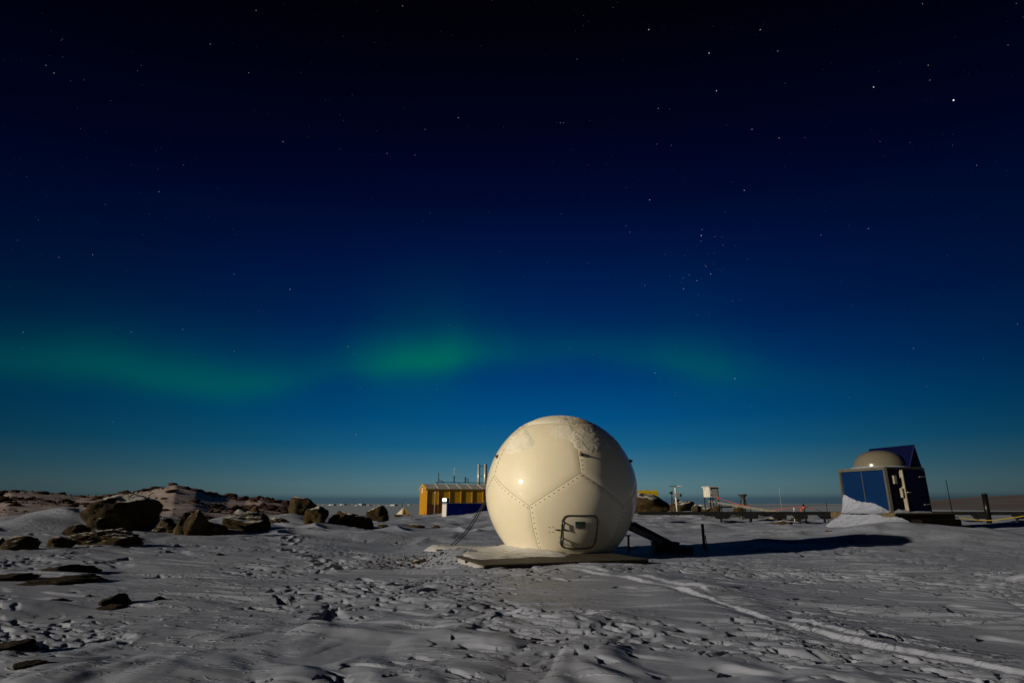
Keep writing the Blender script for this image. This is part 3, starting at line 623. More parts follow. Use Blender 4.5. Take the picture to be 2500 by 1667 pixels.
sub(MB().tube([PR(.36, .72, .13), PR(.36, .72, .22), PR(.46, .71, .22)], .018, 6), 'door_handle', STEEL, door, True)
for z in (.28, 1.28): sub(MB().bar(PR(.78, z, .15), PR(.95, z + .02, .15), .05, .03), 'hinge', GREY, door)
MB().box(PR(.17, 1.17, .05), (.14, .1, .3), (d2, d1, ZU)).build('junction_box', CREAM, shel, bevel=.01)
MB().box(PR(.3, .7, .06), (.07, .1, .34), (d2, d1, ZU)).build('lock_housing', CREAM, shel, bevel=.01)
# hood on the roof
A0, A1, A2 = PR(.66, HB + .04), PR(1.0, HB + .04), PR(.90, HB + .9)
MB().poly_prism([A0, A1, A2], d1 * W1 * .98).build('roof_hood', NAVY, shel)
MB().bar(A0 - d1 * .01, A2 - d1 * .01, .03).build('hood_edge', mat('hood_blue', (.004, .008, .08), .5), shel)
# dome
dm = MB(); dome_p = [(.9 * math.cos(a) ** .85 if a < 1.57 else .002, .66 * math.sin(a)) for a in [i / 16 * math.pi / 2 for i in range(17)]]
dm.lathe(mid + ZU * (ZB + HB + .075), [(.9, -.03)] + dome_p, 40)
small_dome = dm.build('roof_dome', mat('grey_white_gelcoat', (.15, .137, .108), .2), shel, True); small_dome['label'] = 'glossy grey white half dome on the roof of the blue cabin'
rs = MB().lathe(mid + ZU * (ZB + HB + .042), [(.0, 0), (1.02, 0), (1.0, .03), (.86, .045), (.0, .05)], 36).build('roof_snow', SNOW, None, True); tag(rs, 'thin skirt of snow round the half dome on the blue cabin', 'snow')
# platform
plat = thing('timber_platform', 'wooden platform carrying the blue cabin above the snow', 'platform', (SH.x, SH.y, min(0, sg0)))
TIM = mat('lit_timber', (.085, .062, .028), .8, var=.4, scale=5, bump=.3); DTIM = mat('dark_timber', (.007, .006, .005), .85, spec=.08)  # moonlit boards coloured lighter, unlit beams and skid painted darker
pc0 = SH - d2 * .38 - d1 * .45; PW1, PW2 = W1 + .85, W2 + .95
for k in range(9):
    s = (k + .5) / 9; MB().box(pc0 + d1 * PW1 / 2 + d2 * PW2 * s + ZU * (ZB - .027), (PW1, PW2 / 9 - .012, .045), (d1, d2, ZU)).build('deck_board', TIM, plat)
MB().bar(pc0 + ZU * (ZB - .15) + d2 * .03, pc0 + d1 * PW1 + ZU * (ZB - .15) + d2 * .03, .06, .19).build('side_beam', TIM, plat)
MB().bar(pc0 + ZU * (ZB - .15) + d1 * .03, pc0 + d2 * PW2 + ZU * (ZB - .15) + d1 * .03, .06, .19).build('front_beam', DTIM, plat)
MB().bar(pc0 + d2 * PW2 + ZU * (ZB - .15), pc0 + d2 * PW2 + d1 * PW1 + ZU * (ZB - .15), .06, .19).build('side_beam', DTIM, plat)
for a in (.06, .5, .94):
    for b in (.06, .5, .94):
        p = pc0 + d1 * PW1 * a + d2 * PW2 * b; MB().bar((p.x, p.y, hz(p.x, p.y) - .15), (p.x, p.y, ZB - .055), .12).build('leg', DTIM, plat)
sl = pc0 + d2 * .62 - d1 * .25; zz = hz(sl.x, sl.y)
sled = thing('skid_base', 'low black skid base in front of the cabin platform', 'skid', (sl.x, sl.y, zz - .1))
MB().box(sl + d2 * 1.0 + d1 * .3 + ZU * (zz + .14), (1.9, .9, .34), (d2, d1, ZU)).build('skid_body', DTIM, sled, bevel=.03)
for k in (0, 1): MB().bar(sl + d2 * -.12 + d1 * (.8 * k - .12) + ZU * (zz + .02), sl + d2 * 2.25 + d1 * (.8 * k - .12) + ZU * (zz + .02), .08, .14).build('runner', DTIM, sled)
# drifts against the cabin and the platform
def drift(name, label, p0, dirv, outv, L, prof, zfun, depth, seed, n=60, mm=26, pw=1.6):
    s = np.linspace(0, 1, n); t = np.linspace(-.02, 1, mm); S, T = np.meshgrid(s, t, indexing='ij')
    H = np.interp(S, [a for a, b in prof], [b for a, b in prof]); Dp = depth * (.75 + .25 * np.sin(S * 3)) * np.interp(S, [0, .06, .9, 1], [.85, 1, 1, .5])
    X = p0.x + dirv.x * S * L + outv.x * T * Dp; Y = p0.y + dirv.y * S * L + outv.y * T * Dp
    Z0 = zfun(X, Y); Tn = np.clip(T, 0, 1)
    Z = Z0 + H * ((1 - Tn) ** pw) * (1 + .22 * fbm(X / .45, Y / .45, 4, seed, .6)) + .035 * np.abs(fbm(X / .2, Y / .2, 3, seed + 3)) * (1 - Tn) - .03 * Tn
    o = grid_obj(name, X, Y, Z, SNOW); o['label'] = label; o['kind'] = 'stuff'; o['category'] = 'snow drift'; return o
drift('snow_drift', 'cream lit snow drift banked against the blue cabin wall', SH + ZU * 0 - d2 * .04 + d1 * .0, d1, -d2, W1, [(0, .04), (.1, .12), (.2, .22), (.35, .33), (.5, .36), (.68, .4), (.8, .48), (.9, .58), (1, .66)], lambda X, Y: np.full(X.shape, ZB - .01), .55, 3, pw=1.3)
drift('snow_drift', 'big snow bank covering the side of the wooden platform', pc0 - d1 * .75 - d2 * .035, d1, -d2, PW1 + .75, [(0, .0), (.07, .2), (.13, .34), (.2, .4), (.35, .52), (.6, .62), (.8, .6), (.9, .5), (1, .36)], lambda X, Y: h(X, Y) - .02, 1.15, 6, pw=1.25)
drift('snow_drift', 'thin snow lying along the foot of the cabin doorway', SH - d1 * .04, d2, -d1, W2, [(0, .03), (.15, .12), (.4, .07), (.6, .1), (1, .06)], lambda X, Y: np.full(X.shape, ZB - .005), .35, 9)

# canes, post, yellow rope on the right
p = dep(2330, 1276, 25); zt = dep(2330, 1171, 25).z
tag(MB().tube([(p.x, p.y, hz(p.x, p.y) - .1), (p.x, p.y, zt)], .02, 6, .012).build('marker_cane', mat('bamboo', (.11, .05, .03), .7), None, True), 'tall thin bamboo cane beside the blue cabin', 'cane')
p = ground(2416, 1279); zt = dep(2405, 1206, p.y); zb_ = hz(p.x, p.y)
po = thing('leaning_post', 'thick black leaning post beside the yellow rope', 'post', (p.x, p.y, zb_ - .1))
tp = Vector((dep(2403, 1206, p.y).x, p.y, zt.z))
MB().tube([(p.x, p.y, zb_ - .1), tp], .115, 14).build('shaft', mat('black_pipe', (.006, .006, .005), .3, spec=.25), po, True)
MB().tube([tp, tp + Vector((0, 0, .03))], .125, 14).tube([tp + Vector((0, 0, .02)), tp + Vector((0, 0, .07))], .03, 8).build('cap', BLK, po, True)
a = dep(2306, 1256, 25); pts = []
for px, py in ((2300, 1254), (2320, 1259), (2345, 1264), (2375, 1268.5), (2405, 1270), (2430, 1269.3), (2455, 1266), (2490, 1261), (2560, 1248)): pts.append(dep(px, py, 22.4))
tag(MB().tube(pts, .018, 6).build('rope', mat('yellow_rope', (.62, .47, .03), .7), None, True), 'sagging bright yellow rope beyond the blue cabin', 'rope')

# ------------------------------------------------------------------ raised cable tray
TRAY = mat('tray_steel', (.018, .018, .02), .6, metal=.1, var=.2, spec=.15)
zt0 = dep(1800, 1248.6, 33).z; zt1 = dep(1800, 1256.5, 33).z; X0 = dep(1560, 1249, 33).x; X1 = dep(2560, 1249, 33).x
tray = thing('cable_tray', 'long dark steel cable tray running on short posts behind the blue cabin', 'cable tray', ((X0 + X1) / 2, 33, 0))
n = 10
for k in range(n):
    xa = X0 + (X1 - X0) * k / n; xb = X0 + (X1 - X0) * (k + 1) / n - .02
    for yy in (32.7, 33.3): MB().bar((xa, yy, (zt0 + zt1) / 2), (xb, yy, (zt0 + zt1) / 2), .03, zt0 - zt1).build('side_rail', TRAY, tray)
    MB().box(((xa + xb) / 2, 33, zt1 + .03), (xb - xa, .57, .02)).build('tray_floor', TRAY, tray)
for px in (1760, 1831, 1900, 1951, 2012, 2100, 2240, 2385, 2482):
    x = dep(px, 1260, 33).x; g0 = hz(x, 33)
    MB().bar((x, 33, g0 - .2), (x, 33, zt1), .09).build('post', TRAY, tray)
    MB().poly_prism([(x - .5, 32.66, zt1 - .005), (x + .32, 32.66, zt1 - .005), (x + .3, 32.66, zt1 - .2), (x - .32, 32.66, zt1 - .2)], (0, .12, 0)).build('bracket', TRAY, tray)
a = dep(1733, 1223.5, 41); b = dep(1912, 1252, 33.6)
lad = thing('sloping_tray', 'grey cable ladder sloping down from the white instrument box', 'cable tray', (b.x, b.y, hz(b.x, b.y)))
LG = mat('galvanised', (.22, .22, .2), .5, metal=.3, var=.2)
for k in (0, .35): MB().bar(a + Vector((0, k, 0)), b + Vector((0, k, 0)), .04, .14).build('side_rail', LG, lad)
for i in range(14): q = a.lerp(b, (i + .5) / 14); MB().bar(q + Vector((0, .02, -.03)), q + Vector((0, .33, -.03)), .03).build('rung', LG, lad)
for t in (.02, .2, .5, .62):
    q = a.lerp(b, t) + Vector((0, .18, 0)); MB().bar((q.x, q.y, hz(q.x, q.y) - .2), (q.x, q.y, q.z - .05), .05).build('post', TRAY, lad)
q = a.lerp(b, .17); MB().box(q + Vector((.2, -.1, -.25)), (.9, .3, .1)).build('splice_box', TRAY, lad)

# ------------------------------------------------------------------ instruments beyond the tray
def S(Y): return Y / (F * math.cos(TH)) * 1.0
WP = mat('white_paint', (.62, .6, .56), .5, var=.08); PANEL = mat('grey_door', (.3, .34, .36), .5)
Y = 40.0; y_ = lambda px, py: dep(px, py, Y)
c = y_(1737, 1200); zb_ = y_(1737, 1213).z; zt_ = y_(1737, 1189).z; w = (y_(1754, 1200).x - y_(1732, 1200).x)
yw = R(9); e1 = Vector((math.cos(yw), math.sin(yw), 0)); e2 = Vector((-math.sin(yw), math.cos(yw), 0)); nc = y_(1732.5, 1200); nc.z = 0
Wf, Ws = .66, .9
g0 = hz(nc.x, nc.y)
ib = thing('instrument_box', 'white louvred instrument box on dark steel legs held by wires', 'instrument box', (nc.x, nc.y, g0))
cc = nc + e1 * Wf / 2 + e2 * Ws / 2
MB().box(cc + ZU * (zb_ + zt_) / 2, (Wf, Ws, zt_ - zb_), (e1, e2, ZU)).build('body', WP, ib)
MB().box(cc + ZU * (zt_ + .03), (Wf + .14, Ws + .14, .05), (e1, e2, ZU)).build('roof', WP, ib)
dr = MB().box(nc + e1 * Wf * .48 - e2 * .012 + ZU * ((zb_ + zt_) / 2 - .02), (Wf * .72, .02, (zt_ - zb_) * .76), (e1, e2, ZU)).build('door', PANEL, ib)
for z in (.2, .8): sub(MB().box(nc + e1 * Wf * .1 - e2 * .03 + ZU * (zb_ + (zt_ - zb_) * z), (.06, .03, .05), (e1, e2, ZU)), 'hinge', DARKSTEEL, dr)
MB().box(nc + e1 * Wf * .5 - e2 * .02 + ZU * (zt_ - .07), (Wf * .75, .03, .05), (e1, e2, ZU)).build('vent_slot', DARKSTEEL, ib)
for a_ in (.04, .96):
    for b_ in (.05, .95):
        p = nc + e1 * Wf * a_ + e2 * Ws * b_; MB().bar((p.x, p.y, hz(p.x, p.y) - .3), (p.x, p.y, zb_), .05).build('leg', DARKSTEEL, ib)
for a_, b_ in ((0, 1), (1, 0)):
    p = nc + e1 * Wf * a_ + ZU * (g0 + .1); q = nc + e1 * Wf * b_ + ZU * zb_; MB().bar(p, q, .03).build('cross_brace', DARKSTEEL, ib)
MB().bar(nc + ZU * (zb_ - .1), nc + e1 * Wf + ZU * (zb_ - .1), .05).build('rail', DARKSTEEL, ib)
for px, lab in ((1690, 'thin guy wire from the white instrument box to the rocks'), (1785, 'thin guy wire from the white instrument box over the sloping ladder')):
    q = y_(px, 1232); p = y_(1720 if px < 1737 else 1752, 1193); q.z = hz(q.x, q.y)
    tag(MB().tube([p, q], .008, 5).build('guy_wire', GREY), lab, 'wire')
ORANGE = mat('orange_cord', (.65, .09, .03), .6)
p = y_(1753, 1215); fl = MB().box(p, (.16, .03, .14)).tube([p + Vector((-.05, 0, .05)), p + Vector((.08, 0, -.12))], .04, 6).build('warning_flag', ORANGE); tag(fl, 'small orange flag tied under the white instrument box', 'flag')
pts = [dep(px, py, Yd) for px, py, Yd in ((1756, 1217, 40), (1775, 1222, 39), (1800, 1230.5, 37.5), (1850, 1240, 36), (1880, 1245, 35.2), (1925, 1241, 34.8), (1962, 1235.5, 34.5), (1985, 1241, 34.5), (2005, 1247.5, 34.4))]
tag(MB().tube(pts, .014, 5).build('orange_cord', ORANGE, None, True), 'orange cord strung above the cable tray to a leaning stake', 'cord')
for k in (1,):
    p = dep(1967, 1256, 34.4); q = dep(1961, 1232, 34.4)
    t = thing('leaning_stake', 'dark leaning stake wrapped with orange cord behind the cable tray', 'stake', (p.x, p.y, hz(p.x, p.y) - .1))
    MB().tube([(p.x, p.y, hz(p.x, p.y) - .1), q], .05, 8).build('shaft', DARKSTEEL, t, True)
    MB().tube([q + Vector((0, 0, -.02)), q + Vector((-.01, 0, .06))], .06, 8).build('cap', mat('cap_blue', (.02, .04, .07), .4), t, True)
    MB().tube([q.lerp(p, .18), q.lerp(p, .36)], .09, 8).build('cord_wrap', ORANGE, t, True)
for px, yt, lab in ((1938, 1239, 'short white tipped peg behind the cable tray, under the orange cord'), (1955, 1241, 'short orange peg behind the cable tray, next to the leaning stake')):
    p = dep(px, 1258, 34.2); q = dep(px, yt, 34.2); tag(MB().tube([(p.x, p.y, hz(p.x, p.y) - .1), q], .02, 6).tube([q - Vector((0, 0, .1)), q], .035, 6).build('peg', WP if px < 1940 else ORANGE), lab, 'peg')
p = dep(2020, 1258, 34.2); q = dep(2017, 1226, 34.2)
tag(MB().tube([(p.x, p.y, hz(p.x, p.y) - .1), q], .022, 6).build('marker_cane', DARKSTEEL), 'thin black cane behind the cable tray near the cabin', 'cane')
p = dep(1909, 1250, 36); q = dep(1902, 1190, 36)
tag(MB().tube([(p.x, p.y, hz(p.x, p.y) - .1), q], .008, 5).build('whip_antenna', GREY), 'faint hair thin whip aerial between the gauge and the leaning stake', 'aerial')
# precipitation gauge
Yg = 38; b = dep(1816, 1238, Yg); t = dep(1814, 1206, Yg); k = Yg / F * 1.0; g0 = hz(b.x, b.y)
ga = thing('snow_gauge', 'dark flared funnel gauge standing on thin struts above the tray', 'gauge', (b.x, b.y, g0))
z0 = min(g0, b.z)
MB().lathe((b.x, b.y, 0), [(.155, z0 - .1), (.12, b.z + .05), (.12, t.z - .3), (.15, t.z - .18), (.26, t.z - .04), (.30, t.z), (.26, t.z - .01), (.1, t.z - .2)], 20).build('funnel', mat('gauge_metal', (.06, .065, .06), .45, metal=.3), ga, True)
for s in (-1, 1): MB().tube([(b.x + s * .13, b.y, b.z + .5), (b.x + s * .36, b.y, z0 - .1)], .02, 6).build('strut', DARKSTEEL, ga, True)
MB().tube([(b.x + .05, b.y + .3, b.z + .5), (b.x + .1, b.y + .45, z0 - .1)], .02, 6).build('strut', DARKSTEEL, ga, True)
# camera mast
Ym = 42; m_ = lambda px, py: dep(px, py, Ym)
b = m_(1651.5, 1228); t = m_(1648, 1186); g0 = hz(b.x, b.y)
ms = thing('camera_mast', 'white mast with two flat top arms and a small framed box', 'mast', (b.x, b.y, min(g0, b.z) - .3))
MB().tube([(b.x, b.y, min(g0, b.z) - .3), t], .06, 10).build('pole', WP, ms, True)
MB().box(m_(1641, 1186.5), (.44, .25, .06), (Vector((1, 0, -.06)).normalized(), Vector((0, 1, 0)), ZU)).build('solar_panel', GREY, ms)
MB().box(m_(1659.5, 1186.5), (.27, .25, .07)).build('lamp_head', WP, ms, bevel=.01)
MB().box(m_(1648.5, 1187), (.12, .3, .08)).build('bracket', GREY, ms)
bxm = MB().box(m_(1654.5, 1208.5) + Vector((0, -.12, 0)), (.46, .2, .25)).build('control_box', CREAM, ms, bevel=.01)
sub(MB().box(m_(1654, 1208.5) + Vector((0, -.23, 0)), (.22, .02, .18)), 'screen', mat('grey_screen', (.22, .26, .27), .4), bxm)
sub(MB().box(m_(1659.5, 1208.5) + Vector((0, -.23, 0)), (.06, .02, .2)), 'dark_edge', DARKSTEEL, bxm)
# camera on tripod
b = m_(1640.5, 1221); g0 = min(hz(b.x, b.y), b.z)
tr = thing('camera_tripod', 'small black camera on a tripod beside the white mast', 'tripod', (b.x, b.y, g0 - .1))
apx = m_(1640, 1209)
for a_ in (90, 210, 330): MB().tube([apx, (b.x + .22 * math.cos(R(a_)), b.y + .22 * math.sin(R(a_)), g0 - .1)], .018, 6).build('leg', BLK, tr)
MB().tube([apx, apx + Vector((0, 0, .1))], .025, 6).build('column', BLK, tr)
MB().box(m_(1639.5, 1203.5), (.16, .12, .15)).build('camera_body', BLK, tr, bevel=.01); MB().tube([m_(1638, 1202.5), m_(1633.5, 1202.5)], .045, 8).build('lens', BLK, tr); MB().box(m_(1640.5, 1199.8), (.08, .08, .07)).build('viewfinder', BLK, tr)

# yellow container behind the rock
Yc = 75; YEL = mat('yellow_paint', (.55, .38, .01), .5, var=.1)
a = dep(1500, 1198, Yc); b = dep(1606, 1199.5, Yc); zb_ = -1.2
yc = thing('yellow_container', 'bright yellow shipping container half hidden behind a snowy boulder', 'container', ((a.x + b.x) / 2, Yc, zb_))
MB().box(((a.x + b.x) / 2, Yc + 1.2, (a.z + zb_) / 2), (b.x - a.x, 2.4, a.z - zb_)).build('body', YEL, yc)
for i in range(24):
    x = a.x + (b.x - a.x) * (i + .5) / 24; MB().box((x, Yc - .02, (a.z + zb_) / 2), ((b.x - a.x) / 48, .05, a.z - zb_ - .25)).build('corrugation', YEL, yc)
MB().box(((a.x + b.x) / 2, Yc + 1.2, a.z + .05), (b.x - a.x + .05, 2.45, .08)).build('roof', mat('yellow_pale', (.5, .42, .12), .5), yc)
p = dep(1583, 1195, Yc); MB().tube([(p.x, Yc + .5, a.z), (p.x, Yc + .5, p.z)], .07, 8).build('vent', DARKSTEEL, yc)
# ------------------------------------------------------------------ yellow shed
OCH = mat('ochre_paint', (.60, .33, .010), .55, var=.1, scale=1); OCH2 = mat('ochre_rib', (.66, .37, .02), .5); WALL_SHADE = mat('wall_shade', (.11, .03, .008), .7, var=.2)
Ys = 50.0; k0 = dep(1042, 1228, Ys); k0.z = 0; ez = dep(1042, 1192, Ys).z; zg = hz(k0.x, k0.y) - .1
t1 = Vector((.962, .272, 0)); t2 = Vector((-.272, .962, 0)); LS, GW = 11.5, 4.4
rz = ez + .38
sd = thing('yellow_shed', 'ochre yellow ribbed shed with shallow gable roof and roof aerials', 'shed', (k0.x, k0.y, zg))
def prof(off0): return [k0 + t2 * 0 + ZU * zg + off0, k0 + t2 * GW + ZU * zg + off0, k0 + t2 * GW + ZU * ez + off0, k0 + t2 * GW / 2 + ZU * (rz - .03) + off0, k0 + ZU * ez + off0]
MB().poly_prism(prof(Vector()), t1 * LS).build('walls', OCH, sd)
for i in range(13):
    f_ = (i + .5) / 13; top_ = ez + (rz - ez) * (1 - abs(f_ * 2 - 1)) - .1; p = k0 + t2 * GW * f_ - t1 * .025
    MB().bar(p + ZU * zg, p + ZU * top_, .09, .13).build('gable_rib', OCH2, sd)
np_ = 12
for i in range(np_ + 1):
    p = k0 + t1 * (LS * i / np_) - t2 * .012; MB().bar(p + ZU * zg, p + ZU * (ez - .03), .02, .1, t2).build('wall_rib', OCH2, sd)
RF = mat('roof_sheet', (.42, .41, .4), .6, var=.2); RFS = mat('roof_rib', (.65, .63, .60), .6)
e0 = k0 - t2 * .12 - t1 * .1 + ZU * (ez - .06); rg = k0 + t2 * GW / 2 - t1 * .1 + ZU * rz; e3 = k0 + t2 * (GW + .12) - t1 * .1 + ZU * (ez - .06)
rf = MB().poly_prism([e0, rg, rg + ZU * .06, e0 + ZU * .06], t1 * (LS + .2)).build('roof_slope', RF, sd)
MB().poly_prism([rg, e3, e3 + ZU * .06, rg + ZU * .06], t1 * (LS + .2)).build('roof_slope', RF, sd)
for a_, b_ in ((e0, rg), (e3, rg)): MB().bar(a_ + ZU * .0 - t1 * .02, b_ - t1 * .02, .06, .16).build('verge_board', mat('verge_yellow', (.6, .36, .02), .5), sd)
for i in range(np_ + 1): a_ = e0 + t1 * (LS * i / np_ + .1) + ZU * .09; b_ = rg + t1 * (LS * i / np_ + .1) + ZU * .09; MB().bar(a_ - ZU * .03, b_ - ZU * .03, .12, .035).build('roof_rib', RFS, sd)
p = k0 + t2 * GW * .55 - t1 * .08 + ZU * (ez - .1); MB().box(p, (.12, .5, .5), (t1, t2, ZU)).build('gable_light', mat('white_fitting', (.7, .68, .62), .5), sd, bevel=.03)
MB().box(k0 + t1 * 1.25 - t2 * .03 + ZU * (zg + .45), (2.4, .05, 1.0), (t1, t2, ZU)).build('shade_panel', WALL_SHADE, sd)  # thin red-brown panel painted as the shadow on the lower wall
MB().box(k0 + t1 * 8.75 - t2 * .03 + ZU * (zg + 1.05), (.85, .06, 1.3), (t1, t2, ZU)).build('door', mat('grey_green_door', (.12, .15, .13), .5), sd)
# roof rail and aerials
y5 = lambda px, py: dep(px, py, 52.5)
a = y5(1056, 1181.5); MB().bar(rg + t1 * 1.1 + ZU * .2, rg + t1 * LS + ZU * .2, .06).build('roof_rail', DARKSTEEL, sd)
for i in range(6): q = rg + t1 * (1.3 + 1.9 * i); MB().bar(q, q + ZU * .2, .05).build('rail_post', DARKSTEEL, sd)
q = rg + t1 * 1.35 + ZU * .2; MB().tube([q, q + ZU * .85], .03, 6).tube([q + ZU * .25, q + t1 * .5], .03, 6).build('aerial', DARKSTEEL, sd)
q = rg + t1 * 2.75 + ZU * .2; MB().tube([q, q + ZU * .6], .05, 6).build('aerial_mount', DARKSTEEL, sd); MB().tube([q + ZU * .55, q + ZU * 1.3], .022, 6).build('whip_aerial', WP, sd)
q2 = rg + t1 * 3.75 + ZU * .2; MB().tube([q2, q2 + ZU * .5], .05, 6).build('aerial_mount', DARKSTEEL, sd); MB().tube([q + ZU * .46 + t1 * .2, q2 + ZU * .44], .018, 6).build('crossbar', WP, sd)
for j in (.15, .28): MB().tube([q2 + t1 * j, q2 + t1 * j + ZU * .4], .025, 6).build('rail_post', DARKSTEEL, sd)
# chimneys
FL = mat('flue_steel', (.5, .48, .42), .35, metal=.25)
fl0 = []
for px in (1168.5, 1184.5, 1187.5):
    q = dep(px, 1188, 55); tt = dep(px, 1132.5, 55); r_ = .13 if px != 1187.5 else .05
    MB().tube([(q.x, q.y, ez - .2), (q.x, q.y, tt.z)], r_, 14).build('flue_pipe', FL, sd, True); fl0.append((q, tt))
for yy in (1138, 1162): a_ = dep(1168.5, yy, 55); b_ = dep(1184.5, yy, 55); MB().bar(a_, b_, .04).build('flue_tie', DARKSTEEL, sd)
# pole and flood lamp beside the shed
b = dep(1060, 1266, 48); t = dep(1064, 1192, 48); g0 = hz(b.x, b.y)
pl = thing('lamp_pole', 'slim pale pole standing in front of the yellow shed', 'pole', (b.x, b.y, g0 - .1))
MB().tube([(b.x, b.y, g0 - .1), t], .05, 8, .035).build('shaft', mat('pale_pole', (.3, .26, .17), .6), pl, True)
MB().box(t + Vector((0, 0, -.08)), (.1, .1, .16)).build('head', DARKSTEEL, pl); q = t + Vector((-.03, 0, -.38)); MB().tube([q, q + Vector((0, 0, .1))], .07, 8).build('insulator', WP, pl)
b = dep(1087, 1240, 47.2); g0 = hz(b.x, b.y)
lp = thing('flood_lamp', 'lit white flood lamp with a box coloured as its green glow by the yellow shed', 'lamp', (b.x, b.y, g0 - .05))
q = dep(1085.2, 1219.8, 47.2); lh = MB().box(q, (.3, .08, .25)).build('lamp_glass', mat('lamp_glow', (.9, .9, .85), .4, emit=(1.0, .97, .85), es=2.2), lp, bevel=.02)
MB().box(q + Vector((0, .09, 0)), (.36, .1, .31)).build('lamp_housing', DARKSTEEL, lp); q = dep(1089, 1222.5, 47.4); MB().box(q + Vector((0, .1, 0)), (.5, .3, .42)).build('green_glow_box', mat('green_glow_box', (.02, .07, .03), .6), lp)  # green box puts the lamp's greenish glow in as plain colour
MB().bar((b.x, b.y + .15, g0 - .05), (b.x, b.y + .15, q.z), .08).build('post', DARKSTEEL, lp)
# blue container in front of the shed
BL2 = mat('cobalt_paint', (.002, .018, .28), .6, var=.1, spec=.1); Yb = 44.5
a = dep(1092, 1229.5, Yb); a.z = 0; zt_ = dep(1092, 1229, Yb).z; zg = hz(a.x, a.y) - .2; s1 = Vector((.92, .39, 0)); s2 = Vector((-.39, .92, 0))
bc = thing('blue_container', 'low blue box container with white end wall in front of the yellow shed', 'container', (a.x, a.y, zg))
MB().box(a + s1 * 2.6 + s2 * .55 + ZU * (zt_ + zg) / 2, (5.2, 1.1, zt_ - zg), (s1, s2, ZU)).build('body', BL2, bc)
MB().box(a - s1 * .03 + s2 * .55 + ZU * ((zt_ + zg) / 2), (.06, 1.1, zt_ - zg - .06), (s1, s2, ZU)).build('end_wall', WP, bc)
MB().box(a + s1 * 2.6 + s2 * .55 + ZU * (zt_ + .025), (5.3, 1.2, .05), (s1, s2, ZU)).build('roof', mat('pale_blue_rim', (.2, .27, .36), .5), bc)
for i in range(1, 5): MB().bar(a + s1 * (1.05 * i) - s2 * .015 + ZU * zg, a + s1 * (1.05 * i) - s2 * .015 + ZU * (zt_ - .02), .05, .03, s2).build('seam_strip', BL2, bc)
# tent
Yt = 50; b = dep(984, 1258, Yt); g0 = hz(b.x, b.y)
b.z = g0; zt_ = dep(984, 1237.5, Yt).z; wl_ = .78; wr = .42
tn = thing('pyramid_tent', 'small white and yellow wedge tent left of the shed', 'tent', (b.x, b.y, g0 - .05))
zt_ = max(zt_, g0 + .5); A = Vector((b.x, b.y, zt_)); G = lambda x, y: Vector((b.x + x, b.y + y, g0 - .05))
MB().add([A, G(-wl_, .1), G(0, -.3), G(-.2, .9)], [(0, 1, 2), (0, 3, 1), (1, 3, 2)]).build('tent_cloth', mat('white_cloth', (.6, .56, .48), .8), tn)
MB().add([A, G(0.01, -.3), G(wr, -.1), Vector((b.x + wr * .95, b.y, g0 + (zt_ - g0) * .55)), G(-.19, .9), G(wr, .7)], [(0, 1, 2, 3), (0, 3, 5, 4), (3, 2, 5)]).build('tent_end', mat('yellow_cloth', (.5, .3, .03), .8), tn)
q = dep(983, 1226, Yt - .4); MB().tube([(q.x, q.y, g0 - .1), q], .02, 6).build('pole', DARKSTEEL, tn)

# ------------------------------------------------------------------ rocks
def rock_mesh(seed, sub_=4, planes=16, p=26.0, rough=.10, flat=1.0):
    rg_ = random.Random(seed); bm = bmesh.new(); bmesh.ops.create_icosphere(bm, subdivisions=sub_, radius=1)
    ns = []
    for i in range(planes):
        v = Vector((rg_.gauss(0, 1), rg_.gauss(0, 1), rg_.gauss(0, 1))).normalized(); ns.append((v, rg_.uniform(.5, .95)))
    off = Vector((rg_.uniform(0, 50), rg_.uniform(0, 50), rg_.uniform(0, 50)))
    for v in bm.verts:
        d = v.co.normalized(); s = sum((max(0, d.dot(n_)) / dk) ** p for n_, dk in ns) ** (1 / p)
        r = 1 / max(s, .75); r *= 1 + rough * (mnoise.fractal(d * 1.8 + off, .8, 2.1, 5)) - rough * .9 * abs(mnoise.noise(d * 3.2 + off)) - rough * .55 * abs(mnoise.noise(d * 8 + off))
        v.co = d * r
    xs = [v.co.x for v in bm.verts]; ys = [v.co.y for v in bm.verts]; zs = [v.co.z for v in bm.verts]
    for v in bm.verts:
        v.co.x = 2 * (v.co.x - min(xs)) / (max(xs) - min(xs)) - 1; v.co.y = 2 * (v.co.y - min(ys)) / (max(ys) - min(ys)) - 1
        v.co.z = (v.co.z - min(zs)) / (max(zs) - min(zs)) * 1.55 - .55
    me = bpy.data.meshes.new('rock'); bm.to_mesh(me); bm.free()
    for q_ in me.polygons: q_.use_smooth = True
    return me
def rock(x0, x1, yt, yb, label, seed, Y=None, dr=.8, m=None, sub_=4, rough=.12, group=None, name='boulder', planes=18, tilt=0.0, cat='boulder'):
    cx = (x0 + x1) / 2
    if Y is None: g_ = ground(cx, yb); Y = g_.y; zb = g_.z
    else: zb = dep(cx, yb, Y).z
    Wd = (dep(x1, yb, Y) - dep(x0, yb, Y)).length; Hh = max(.05, dep(cx, yt, Y).z - zb)
    D_ = Wd * dr; cpt = dep(cx, yb, Y); dirx = Vector((cpt.x, cpt.y, 0)).normalized()
    pos = Vector((cpt.x, cpt.y, zb)) + dirx * D_ * .32
    o = bpy.data.objects.new(name, rock_mesh(seed, sub_, planes, rough=rough)); C.objects.link(o)
    k = (pos.length) / (cpt.length)
    o.location = pos; o.rotation_euler = (0, tilt, -math.atan2(cpt.x, cpt.y)); o.scale = (Wd / 2 * k, D_ / 2, Hh * k)
    o.data.materials.append(m or ROCK); return tag(o, label, cat, group)
rock(206, 376, 1206, 1296, 'huge dark dome shaped boulder with snow streaks on top', 21, dr=.75, sub_=5, planes=70, rough=.07)
